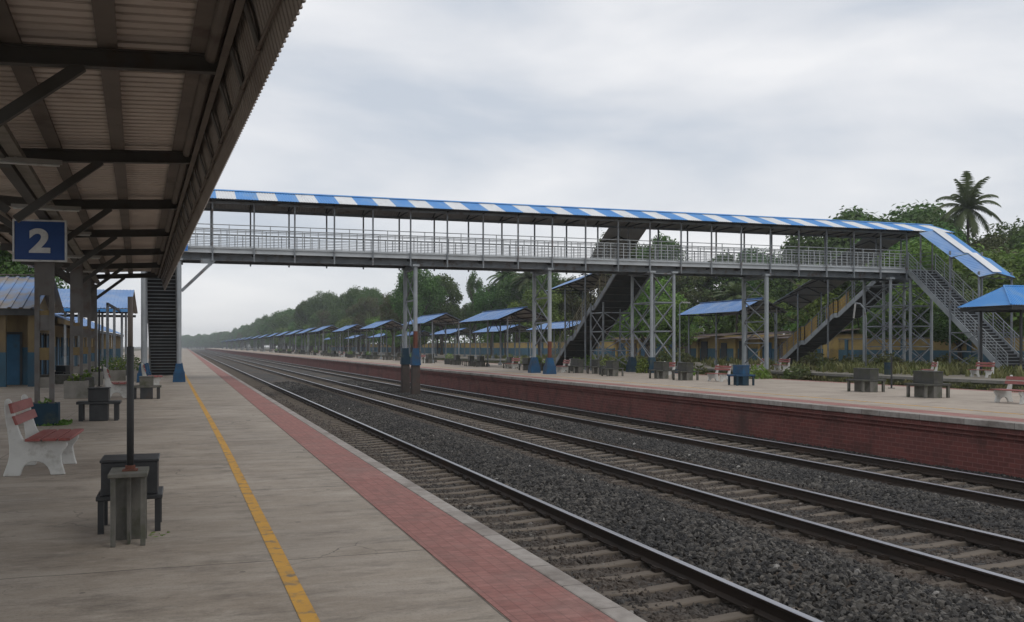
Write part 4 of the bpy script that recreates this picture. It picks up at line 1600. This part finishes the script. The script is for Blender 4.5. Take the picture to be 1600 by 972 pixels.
# first station building: its roof slope and veranda face the viewer
sb = thing('station_building', 'yellow and blue station building with a patched faded blue tin roof', 'building', (-10, 46, 0))
OFF = (-10, 46, 0)
m = MB(); m.box(-17, -6.2, 46, 52, 0, 3.3); m.prism([(46, 3.3), (52, 3.3), (48.8, 4.6)], 'x', -17, -6.2)
m.build('wall', m_ywall, sb, OFF)
m = MB(); m.box(-17, -6.2, 45.975, 45.998, 0, 1.6); m.box(-6.198, -6.175, 46, 52, 0, 1.6)
m.build('blue_dado', m_bwall, sb, OFF)
for x in (-15.4, -13.0, -10.6, -8.95, -7.55):
    m = MB(); m.box(x, x + .95, 45.93, 45.974, .02, 2.15); f_ = m.build('door', m_bdoor if x != -8.95 else m_dark, sb, OFF)
    m = MB(); m.box(x - .09, x, 45.90, 45.974, 0, 2.25); m.box(x + .95, x + 1.04, 45.90, 45.974, 0, 2.25); m.box(x, x + .95, 45.90, 45.974, 2.15, 2.25)
    m.build('door_frame', m_dark, f_, OFF)
for y in (46.6, 48.6, 50.4):
    m = MB(); m.box(-6.174, -6.13, y, y + .9, .02, 2.15); f_ = m.build('door', m_bdoor, sb, OFF)
    m = MB(); m.box(-6.174, -6.10, y - .09, y, 0, 2.25); m.box(-6.174, -6.10, y + .9, y + .99, 0, 2.25); m.build('door_frame', m_dark, f_, OFF)
m = MB()
d_ = Vector((0, -5.2, -1.62))
m.sheet((-17.5, 48.8, 4.80), (1, 0, 0), d_, 11.9, d_.length, .42, .05, .01, 0, 1)
d_ = Vector((0, 4.2, -1.5))
m.sheet((-17.5, 48.8, 4.80), (1, 0, 0), d_, 11.9, d_.length, .42, .05, .01, 0, 1)
m.build('roof', [m_oldroof, m_under], sb, OFF)
m = MB(); m.beam((-17.5, 48.8, 4.87), (-5.6, 48.8, 4.87), .34, .03); m.build('ridge_cap', m_tin, sb, OFF)
m = MB(); m.box(-17.4, -5.7, 43.66, 43.70, 2.90, 3.16); m.build('fascia_board', m_dark, sb, OFF)
m = MB()
d_ = Vector((1.15, 0, -.42))
m.sheet((-6.15, 45.2, 3.28), (0, 1, 0), d_, 6.6, d_.length, .3, .04, .01, 0, 1)
m.build('side_awning', [m_oldroof, m_under], sb, OFF)
m = MB(); m.box(-5.06, -5.02, 45.2, 51.8, 2.62, 2.84); m.build('fascia_board', m_ywall, sb, OFF)
for x in (-15.2, -12.8, -10.4, -8.3, -6.95, -5.9):
    m = MB(); m.box(x - .12, x + .12, 43.9, 44.14, 1.4, 3.0); p_ = m.build('veranda_post', m_ywall, sb, OFF)
    m = MB(); m.box(x - .125, x + .125, 43.895, 44.145, 0, 1.4); m.build('blue_base', m_bwall, p_, OFF)
station('yellow and blue station building with a blue tin roof farther along the near platform', 74, 120, -8.5, old=False)
lw = tag(MB().build('x', m_conc), None, None); bpy.data.objects.remove(lw)
m = MB(); X_, Y_ = at(86, 43); m.box(X_ - .7, X_ + .7, Y_ - .25, Y_ + .25, 0, .35); m.box(X_ - .74, X_ + .74, Y_ - .29, Y_ + .29, .35, .40)
tag(m.build('plinth_block', m_concd, bevel=.01), 'low grey concrete block on the platform left of the second column', 'concrete block')

# ------------------------------------------------------------------ walls and outbuilding on the right
def bwall(y0, y1, x, label, h=2.15):
    r = thing('boundary_wall', label, 'wall', (x, y0, 0), 0)
    OFF = (x, y0, 0)
    m = MB(); m.box(x, x + .25, y0, y1, 0, h); m.build('yellow_band', m_ywall2, r, OFF)
    m = MB(); m.box(x - .02, x - .002, y0, y1, 0, 1.38); m.build('blue_band', m_bwall2, r, OFF)
    m = MB(); m.box(x - .06, x + .31, y0, y1, h, h + .08); m.build('coping', m_conc, r, OFF)
    y = y0 + 1
    while y < y1:
        m = MB(); m.box(x - .12, x - .021, y - .15, y + .15, 0, h - .004); m.build('pier', m_bwall2, r, OFF)
        y += 6
    return r


bwall(30, 62, 47, 'yellow and blue boundary wall behind the right hand stairs')
bwall(101, 330, 47, 'long faded yellow and blue boundary wall behind the far shelters')
ob = thing('outbuilding', 'long low yellow and blue outbuilding with a ragged rusty tin roof', 'building', (46, 62.5, 0))
OFF = (46, 62.5, 0)
m = MB(); m.box(46, 50, 62.5, 100.5, 0, 2.6); m.build('wall', m_ywall2, ob, OFF)
m = MB(); m.box(45.97, 45.998, 62.5, 100.5, 0, 1.45); m.build('blue_dado', m_bwall2, ob, OFF)
q = random.Random(11)
y = 63.5
while y < 99:
    m = MB(); w_ = q.uniform(.9, 1.6); m.box(45.9, 45.968, y, y + w_, .25, q.uniform(1.95, 2.2)); m.build('door', q.choice([m_bdoor, m_dark, m_bdoor, m_tin]), ob, OFF)
    m = MB(); m.box(45.75, 45.968, y + w_ + .3, y + w_ + .62, .2, 2.4); m.build('pilaster', q.choice([m_ywall2, m_yel]), ob, OFF)
    y += q.uniform(2.6, 3.6)
m = MB()
y = 62.2
while y < 100.5:
    l_ = q.uniform(1.8, 3.2); dz = q.uniform(-.12, .08); dx = q.uniform(-.5, .1)
    m.sheet((50.5, y, 3.0 + dz), (0, 1, q.uniform(-.03, .03)), (-5.6 + dx, 0, -.55 + dz), l_ + .15, 5.6 - dx, .2, .03, .01, 0, 0)
    y += l_
m.build('roof', m_tin, ob, OFF)

# ------------------------------------------------------------------ lamp posts
def lamp_post(label, loc, h, arm=.5, rz=0):
    r = thing('lamp_post', label, 'lamp post', loc, rz)
    m = MB(); m.tube([(0, 0, 0), (0, 0, h)], [.06, .04], 8); m.taper(0, 0, 0, .4, .3, .22); m.build('pole', m_steel, r)
    m = MB(); m.tube([(0, 0, h - .02), (arm * .6, 0, h + .12), (arm, 0, h + .12)], .025, 6); m.build('arm', m_steel, r)
    m = MB(); m.box(arm - .1, arm + .75, -.09, .09, h + .07, h + .17); m.build('lamp_head', m_lamp, r, bevel=.02)
    return r


X_, Y_ = at(1062, 66)
lamp_post('white headed lamp post above the bushes left of the large blue shelter', (X_, Y_, Z2), 4.3, .3, .4)
r_ = thing('curved_lamp_post', 'grey lamp post with a curved top beside the yellow sided stair', 'lamp post', at(1353, 54) + (Z2,), 2.6)
m = MB(); m.tube([(0, 0, 0), (0, 0, 3.0), (.08, 0, 3.5), (.3, 0, 3.8), (.62, 0, 3.85)], .05, 8); m.build('pole', m_steel, r_, smooth=True)
m = MB(); m.tube([(.55, 0, 3.86), (.65, 0, 3.0)], .05, 8); m.build('lamp_head', m_lamp, r_)
X_, Y_ = at(583, 420)
ms = thing('radio_mast', 'thin radio mast rising above the distant tree line', 'mast', (X_, Y_, 0))
m = MB(); m.tube([(0, 0, 0), (0, 0, 27)], [.45, .12], 6); m.build('pole', m_steel, ms)
for z in (14, 18, 22):
    m = MB(); m.box(-.8, .8, -.06, .06, z, z + .15); m.build('crossarm', m_steel, ms)
# thin post on the far platform
X_, Y_ = at(1393, 33.5)
tp = thing('thin_post', 'thin dark post at the rear edge of the far platform', 'post', (X_, Y_, Z2))
m = MB(); m.tube([(0, 0, 0), (0, 0, 1.1)], .03, 8); m.build('tube', m_dark, tp)
m = MB(); m.box(-.08, .08, -.08, .08, 0, .02); m.build('base_plate', m_dark, tp)
# red and blue drums on the third platform
X_, Y_ = at(1388, 49.5)
m = MB(); m.tube([(X_, Y_, Z2), (X_, Y_, Z2 + .62)], .2, 14); m.tube([(X_, Y_, Z2 + .30), (X_, Y_, Z2 + .33)], .21, 14)
tag(m.build('oil_drum', m_teal, smooth=False), 'dull blue drum standing in the weeds under the right tower', 'drum')

# ------------------------------------------------------------------ trees
def limb(m, q, p, d, L_, r, depth, tips):
    d = d.normalized()
    pts = [p]
    for i in range(3):
        d = (d + Vector((q.gauss(0, .12), q.gauss(0, .12), .05))).normalized()
        pts.append(pts[-1] + d * L_ / 3)
    m.tube(pts, [r, r * .85, r * .7, r * .55], 6 if depth < 2 else 4, caps=False)
    if depth == 0 or True:
        tips.append(pts[-1]); 
    if depth < 2:
        for k_ in range(q.choice((2, 3, 3))):
            a = q.uniform(0, 6.28)
            nd = (d * .75 + Vector((math.cos(a), math.sin(a), q.uniform(.0, .6))) * .75)
            limb(m, q, pts[-1 if k_ else 2], nd, L_ * q.uniform(.55, .8), r * .5, depth + 1, tips)


def make_tree(seed, H, Rc, n_leaf=5200, leaf=.42, lm=None, squash=1.0, trunk_frac=.34, name='broad_tree', label='', group=None, gaps=.5):
    q = random.Random(seed)
    r = thing(name, label, 'tree', (0, 0, 0), 0, group)
    m = MB(); tips = []
    th = H * trunk_frac
    base = [Vector((0, 0, -.3)), Vector((q.uniform(-.1, .1), q.uniform(-.1, .1), th * .5)), Vector((q.uniform(-.3, .3), q.uniform(-.3, .3), th))]
    r0 = H * .026
    m.tube(base, [r0 * 1.3, r0, r0 * .8], 8, caps=False)
    for k_ in range(5):
        a = 6.28 * k_ / 5 + q.uniform(-.4, .4)
        limb(m, q, base[-1], Vector((math.cos(a) * .8, math.sin(a) * .8, q.uniform(.5, 1.3))), Rc * q.uniform(.5, .75), r0 * .5, 0, tips)
    limb(m, q, base[-1], Vector((0, 0, 1)), (H - th) * .45, r0 * .6, 0, tips)
    m.build('trunk', m_bark, r)
    cz = th + (H - th) * .5
    blobs = []
    for i in range(30):
        a, cz_ = q.uniform(0, 6.28), q.uniform(-.75, 1)
        rr_ = math.sqrt(max(0.05, 1 - (cz_ * .85) ** 2)) * q.uniform(.35, .95)
        br = Rc * q.uniform(.20, .40)
        c_ = Vector((math.cos(a) * rr_ * (Rc - br * .6), math.sin(a) * rr_ * (Rc - br * .6), cz + cz_ * ((H - th) * .5 - br * .6) * squash))
        blobs.append((c_, br))
    m = MB()
    vs_, fs_ = [], []
    per = n_leaf // len(blobs)
    for c_, br in blobs:
        nb = int(per * q.uniform(.7, 1.3))
        for i in range(nb):
            d = Vector((q.gauss(0, 1), q.gauss(0, 1), q.gauss(0, .8) + .15)).normalized()
            p = c_ + d * br * (q.uniform(.6, 1.05) if q.random() < .93 else q.uniform(1.0, 1.22))
            nrm = (d * .8 + Vector((q.gauss(0, .5), q.gauss(0, .5), q.gauss(.35, .5)))).normalized()
            t1 = nrm.cross(Vector((q.gauss(0, 1), q.gauss(0, 1), q.gauss(0, 1)))).normalized()
            t2 = nrm.cross(t1)
            l = leaf * q.uniform(.55, 1.25)
            i0 = len(vs_)
            vs_ += [p - t1 * l * .5, p + t2 * l * .28 + nrm * l * .06, p + t1 * l * .5, p - t2 * l * .28 + nrm * l * .06]
            fs_.append((i0, i0 + 1, i0 + 2, i0 + 3))
    m.v = [tuple(v) for v in vs_]; m.f = fs_; m.m = [0] * len(fs_)
    m.build('crown', lm or m_leaf, r)
    return r


G1 = 'trees of the wood beyond the far platforms'
TR = [make_tree(1, 15, 5.2, 16000, .46, m_leaf, group=G1), make_tree(2, 14, 4.6, 11000, .44, m_leaf, group=G1, squash=1.05), make_tree(3, 15, 4.2, 9000, .44, m_leaf3, group=G1, trunk_frac=.3),
      make_tree(4, 10, 4.4, 10000, .40, m_leaf2, group=G1, trunk_frac=.22), make_tree(5, 16, 3.6, 9000, .42, m_leaf, group=G1, trunk_frac=.3), make_tree(6, 13, 6.0, 26000, .46, m_leaf, group=G1, squash=.9, trunk_frac=.3)]
HT = [15, 14, 15, 10, 16, 13]
used = [False] * len(TR)
qt = random.Random(21)


def plant_tree(kind, x, y, h, label, wide=1.0, z=0, group=G1):
    s = h / HT[kind]
    if not used[kind]:
        o = TR[kind]; used[kind] = True
        o['label'] = label; o['group'] = group
    else:
        o = copy_tree(TR[kind]); o['label'] = label; o['group'] = group
    o.location = (x, y, z)
    o.rotation_euler = (0, 0, qt.uniform(0, 6.28))
    o.scale = (s * wide, s * wide, s)
    return o


def tree_uv(kind, u_, v_top, d_, label, wide=1.0, group=G1):
    X, Y = at(u_, d_)
    h = H_CAM + (541 - v_top) / F_PX * d_
    return plant_tree(kind, X, Y, h, label, wide, 0, group)


# individually placed crowns (photo column, top, depth)
tree_uv(0, 652, 418, 150, 'tall dark tree rising just right of the pier between the tracks', .9)
tree_uv(2, 614, 456, 160, 'dark tree rising just left of the pier between the tracks', .8)
tree_uv(1, 690, 432, 165, 'rounded dark tree above the second blue shelter roof', 1.05)
tree_uv(4, 742, 424, 170, 'narrow spiky tree standing up right of the rounded dark trees', .55)
tree_uv(1, 768, 448, 150, 'dark tree between the narrow spiky tree and the brighter trees')
tree_uv(0, 808, 425, 150, 'dark tree above the ridge of the nearest gabled shelter', 1.1)
tree_uv(3, 845, 455, 120, 'bright green tree behind the pier on the far platform', 1.2)
tree_uv(1, 858, 425, 140, 'dark tree behind the pier on the far platform', 1.1)
tree_uv(2, 905, 428, 120, 'olive tree just above the roof of the middle stair', 1.0)
tree_uv(0, 972, 362, 125, 'tall tree showing through the bridge railing left of the middle stair roof', .75)
tree_uv(1, 1035, 372, 120, 'tall tree showing through the bridge railing right of the middle stair roof', .8)
tree_uv(3, 1010, 440, 90, 'bright green tree behind the lattice tower of the middle stair', 1.2)
tree_uv(2, 1085, 408, 115, 'olive tree behind the bridge right of the lattice tower')
tree_uv(1, 1130, 400, 118, 'dark tree behind the large blue shelter, left of its ridge', 1.1)
tree_uv(0, 1185, 392, 120, 'dark tree behind the ridge of the large blue shelter', .95)
tree_uv(3, 1050, 470, 82, 'bright young tree left of the large blue shelter', 1.1)
tree_uv(5, 1318, 342, 108, 'broad crowned tree above the bridge roof, left half', 1.0)
tree_uv(5, 1385, 324, 112, 'broad flat topped tree above the right end of the bridge roof', 1.15)
tree_uv(5, 1430, 338, 106, 'broad crowned tree between the bridge roof end and the palm', .9)
tree_uv(1, 1330, 400, 90, 'dark tree behind the bridge above the yellow sided stair', 1.1)
tree_uv(3, 1345, 470, 78, 'bright green tree between the yellow sided stair and the right tower', 1.0)
tree_uv(0, 1440, 352, 95, 'dark tree behind the right end of the footbridge', 1.1)
tree_uv(3, 1480, 395, 88, 'bright tree below the palm behind the right stair roof', 1.2)
tree_uv(2, 1545, 365, 96, 'olive tree just right of the palm', 1.0)
tree_uv(0, 1580, 352, 100, 'tall dark tree at the right edge beyond the palm', 1.0)
tree_uv(1, 1625, 360, 90, 'dark tree cut by the right edge of the picture', 1.1)
tree_uv(1, 1575, 430, 76, 'dark leafy tree above the bright blue hipped roof', 1.2)
tree_uv(3, 1520, 445, 74, 'bright leafy tree behind the right hand stair', 1.1)
tree_uv(1, 1420, 430, 80, 'dark tree behind the right lattice tower', 1.1)
tree_uv(0, 1280, 520 - 60, 100, 'dark tree in the gap left of the yellow sided stair', 1.0)
# the wood running away along the line
y = 175.0
while y < 900:
    far = min(1, (y - 175) / 500)
    x = qt.uniform(40, 47)
    plant_tree(qt.choice((0, 1, 2, 0, 5, 4)), x, y, (qt.uniform(7.5, 9.5) if y < 228 else qt.choice((11, 13, 14.5, 16.5, 18.5)) + qt.uniform(-1, 1) + (4 if y > 330 else 0)), 'dark tree of the long wood that runs away towards the horizon', qt.uniform(.75, 1.1), -4 if y > 330 else 0, 'trees of the long wood')
    if y < 420:
        plant_tree(3, x - qt.uniform(3, 5), y + qt.uniform(-3, 3), qt.uniform(5, 8.5), 'lower bright tree at the front of the long wood', 1.2, 0, 'low trees in front of the long wood')
        plant_tree(qt.choice((1, 2)), x + qt.uniform(7, 10), y + qt.uniform(-3, 3), qt.uniform(8, 10) if y < 235 else qt.uniform(12, 14), 'dark tree of the long wood that runs away towards the horizon', 1.1, 0, 'trees of the long wood')
    y += qt.uniform(6.5, 9.5) * (1 + far * .7)
for i in range(46):
    f_ = i / 45
    plant_tree(qt.choice((0, 1, 2, 5)), 46 - 75 * f_ ** 1.5 + qt.uniform(-3, 3), 880 + 640 * f_ + qt.uniform(-8, 8), qt.uniform(19, 23), 'tiny hazy tree where the long wood closes off the end of the line', 1.3, -7, 'hazy trees at the end of the line')
for (u_, v_, d_, k_) in ((1300, 415, 84, 3), (1365, 395, 82, 1), (1400, 372, 88, 0), (1455, 385, 80, 3), (1475, 425, 70, 1), (1505, 405, 78, 0), (1540, 400, 74, 3), (1565, 385, 82, 2), (1598, 395, 76, 3), (1618, 440, 66, 1), (1440, 450, 68, 3), (1395, 455, 70, 1), (1545, 455, 64, 3), (1500, 470, 62, 1)):
    tree_uv(k_, u_, v_, d_, 'leafy tree in the thick green belt behind the right hand stair', 1.35, 'trees in the belt behind the right stair')
# filling rows behind the placed trees
for i in range(34):
    yq = 40 + i * 4.5 + qt.uniform(-2, 2)
    xq_ = qt.uniform(60, 76) if yq < 110 else qt.uniform(52, 62)
    plant_tree(qt.choice((0, 1, 2, 3)), xq_, yq, qt.uniform(8.5, 11), 'dark tree standing deep in the wood behind the outbuilding', 1.2, 0, 'trees deep in the wood')
# low trees over the outbuilding and boundary wall
for i in range(16):
    yq = 58 + i * 7.3
    plant_tree(qt.choice((3, 3, 1)), qt.uniform(51, 53.5), yq, qt.uniform(4.2, 6.3), 'low bushy tree right behind the boundary wall', 1.25, 0, 'bushy trees behind the boundary wall')
# trees behind the station building
for (x, y, h, lb) in ((-13, 42, 9.5, 'dark tree rising behind the station building roof, left of the sign'), (-11.5, 66, 10, 'dark tree behind the gable of the station building'), (-17, 55, 10.5, 'tree behind the station building at the left edge'), (-12.5, 90, 12, 'tree seen over the second station building')):
    plant_tree(qt.choice((0, 1)), x, y, h, lb, 1.0, 0, 'trees behind the station')

# palms
def make_palm(label, H, seed=3, fl=3.7, nf=26):
    q = random.Random(seed)
    r = thing('palm_tree', label, 'palm', (0, 0, 0))
    m = MB()
    pts = [Vector((.25 * math.sin(i / 10 * 2.2), .12 * i / 10, H * i / 10)) for i in range(11)]
    m.tube(pts, [.2 - .008 * i for i in range(11)], 9)
    m.build('trunk', m_bark, r)
    top = pts[-1]
    m = MB()
    for k_ in range(nf):
        a = 6.28 * k_ / nf * 2.618 + q.uniform(-.15, .15)
        el = [1.35, .95, .6, .25, -.15, -.5][k_ % 6] + q.uniform(-.12, .12)
        d = Vector((math.cos(a) * math.cos(el), math.sin(a) * math.cos(el), math.sin(el)))
        p = top.copy()
        path = [p.copy()]
        n_ = 14
        L_ = fl * q.uniform(.85, 1.1)
        for i in range(n_):
            d = (d + Vector((0, 0, -.06 - .009 * i))).normalized()
            p = p + d * L_ / n_
            path.append(p.copy())
        m.tube(path, [.035 - .002 * i for i in range(n_ + 1)], 4, 0, False)
        for i in range(1, n_ + 1):
            dd = (path[i] - path[i - 1]).normalized()
            s = dd.cross(Vector((0, 0, 1)))
            if s.length < .05: s = Vector((1, 0, 0))
            s.normalize()
            for sub_ in (0, .33, .67):
                pc = path[i - 1].lerp(path[i], sub_)
                ll = .72 * math.sin(math.pi * min(1, (i + .6) / (n_ + 2.2))) ** .6 * fl / 3
                for sg in (-1, 1):
                    e_ = (s * sg * .8 + dd * .55 + Vector((0, 0, -.45 + q.uniform(-.15, .1)))).normalized()
                    tip = pc + e_ * ll
                    wv = dd * .05
                    m.add([pc - wv, pc + wv, (pc + tip) * .5 + wv * .9, tip, (pc + tip) * .5 - wv * .9], [(0, 1, 2, 3, 4)], 0)
    m.build('fronds', m_palm, r)
    m = MB()
    for i in range(9):
        a = i * .7
        c_ = top + Vector((math.cos(a) * .25, math.sin(a) * .25, -.25 - .1 * (i % 3)))
        m.tube([c_ + Vector((0, 0, .15)), c_ + Vector((0, 0, .08)), c_, c_ - Vector((0, 0, .1)), c_ - Vector((0, 0, .15))], [.02, .11, .14, .09, .02], 7)
    m.build('coconuts', m_leaf2, r)
    return r


X_, Y_ = at(1511, 97)
pm_ = make_palm('tall coconut palm standing above the trees at the right', H_CAM + (541 - 325) / F_PX * 97)
pm_.location = (X_, Y_, 0)
X_, Y_ = at(790, 150)
p2 = dup(pm_, (X_, Y_, 0), 1.3, 'distant palm among the dark trees above the nearest gabled shelter'); p2.scale = (.9, .9, .80)
X_, Y_ = at(828, 145)
p3 = dup(pm_, (X_, Y_, 0), 2.3, 'distant palm between the dark trees and the pier on the far platform'); p3.scale = (.9, .9, .76)
X_, Y_ = at(1150, 95)
p4 = dup(pm_, (X_, Y_, 0), 4.3, 'low palm behind the large blue shelter'); p4.scale = (.9, .9, .42)

# bushes
bu = None
q = random.Random(77)
bl_ = [(26.2, 46.4), (26.6, 50), (25.7, 53), (27.5, 58), (26.5, 63), (28.5, 55), (29.5, 46), (31.3, 45.2), (31.2, 44.6), (28, 68), (26.3, 72), (27, 80), (26.4, 88), (33.5, 62), (34.5, 66), (43.8, 45.5), (44.6, 48.5), (38.2, 46), (37.2, 47.6), (39.0, 52), (44, 55), (45, 58), (43.7, 52), (36.5, 50.5), (34.6, 70), (33.8, 76)]
bm_ = leafclump(420, .75, 1.15, .2, 50)
for i, (x, y) in enumerate(bl_):
    lb = 'leafy bush in the weeds below the bridge towers and stairs'
    if bu is None:
        bu = thing('bush', lb, 'bush', (x, y, -.45), 0, 'bushes below the footbridge')
        bm_.build('foliage', m_leaf3, bu)
        m = MB()
        for k_ in range(5):
            m.tube([(0, 0, -.05), (q.uniform(-.3, .3), q.uniform(-.3, .3), .6)], .015, 4)
        m.build('stem', m_bark, bu)
        s_ = 1
        bu.scale = (1, 1, 1.0)
    else:
        z = -.45 if x < 32 else Z2
        s_ = q.uniform(.6, 1.15)
        dup(bu, (x, y, z), q.uniform(0, 6), lb, None, (s_, s_, s_ * q.uniform(.7, 1.1)))

bu2 = None
for i in range(24):
    y = 38 + i * 1.55 + q.uniform(-.5, .5)
    x = q.uniform(24.9, 26.4) if i % 3 else q.uniform(23.2, 24.3)
    lb = 'bright leafy shrub along the rear edge of the far platform by the bridge towers'
    s_ = q.uniform(.55, .95)
    if bu2 is None:
        bu2 = thing('shrub', lb, 'shrub', (x, y, -.1), 0, 'shrubs along the rear edge of the far platform')
        leafclump(330, .6, 1.0, .17, 60).build('foliage', m_leaf2, bu2)
        m = MB()
        for k_ in range(5):
            m.tube([(0, 0, -.05), (q.uniform(-.25, .25), q.uniform(-.25, .25), .5)], .013, 4)
        m.build('stem', m_bark, bu2)
    else:
        dup(bu2, (x, y, -.3 if x > 25 else Z2), q.uniform(0, 6), lb, None, (s_, s_, s_ * q.uniform(.8, 1.3)))

# undergrowth masses (stuff) closing the foot of the wood
q = random.Random(99)
m = MB()
vs_, fs_ = [], []
for i in range(26000):
    y = 40 + q.random() ** 1.6 * 420
    x = q.uniform(49.5, 53) + (3 if y > 300 else 0)
    z = q.random() ** 1.2 * (3.4 + 1.0 * math.sin(y * .31) + .8 * math.sin(y * .83))
    p = Vector((x, y, z))
    nrm = Vector((q.gauss(-.5, .6), q.gauss(0, .6), q.gauss(.4, .5))).normalized()
    t1 = nrm.cross(Vector((q.gauss(0, 1), q.gauss(0, 1), q.gauss(0, 1)))).normalized(); t2 = nrm.cross(t1)
    l = q.uniform(.25, .6)
    i0 = len(vs_)
    vs_ += [p - t1 * l * .5, p + t2 * l * .3, p + t1 * l * .5, p - t2 * l * .3]
    fs_.append((i0, i0 + 1, i0 + 2, i0 + 3))
m.v = [tuple(v) for v in vs_]; m.f = fs_; m.m = [0] * len(fs_)
tag(m.build('undergrowth', m_leaf2), 'dense green undergrowth along the foot of the wood behind the walls', 'undergrowth', kind='stuff')

# ------------------------------------------------------------------ haze
hz = MB(); hz.box(-160, 150, -40, 1750, -2.6, 29)
ho = hz.build('haze', None)
ho.data.materials.clear()
hm = bpy.data.materials.new('haze'); hm.use_nodes = True
ht = hm.node_tree
for n_ in list(ht.nodes):
    if n_.type == 'BSDF_PRINCIPLED':
        ht.nodes.remove(n_)
pv = ht.nodes.new('ShaderNodeVolumePrincipled')
pv.inputs['Color'].default_value = (.90, .95, 1.0, 1)
pv.inputs['Density'].default_value = .00042
pv.inputs['Anisotropy'].default_value = .2
ht.links.new(pv.outputs[0], ht.nodes['Material Output'].inputs['Volume'])
ho.data.materials.append(hm)
ho['kind'] = 'stuff'; ho['label'] = 'thin pale haze over the far end of the line'; ho['category'] = 'haze'
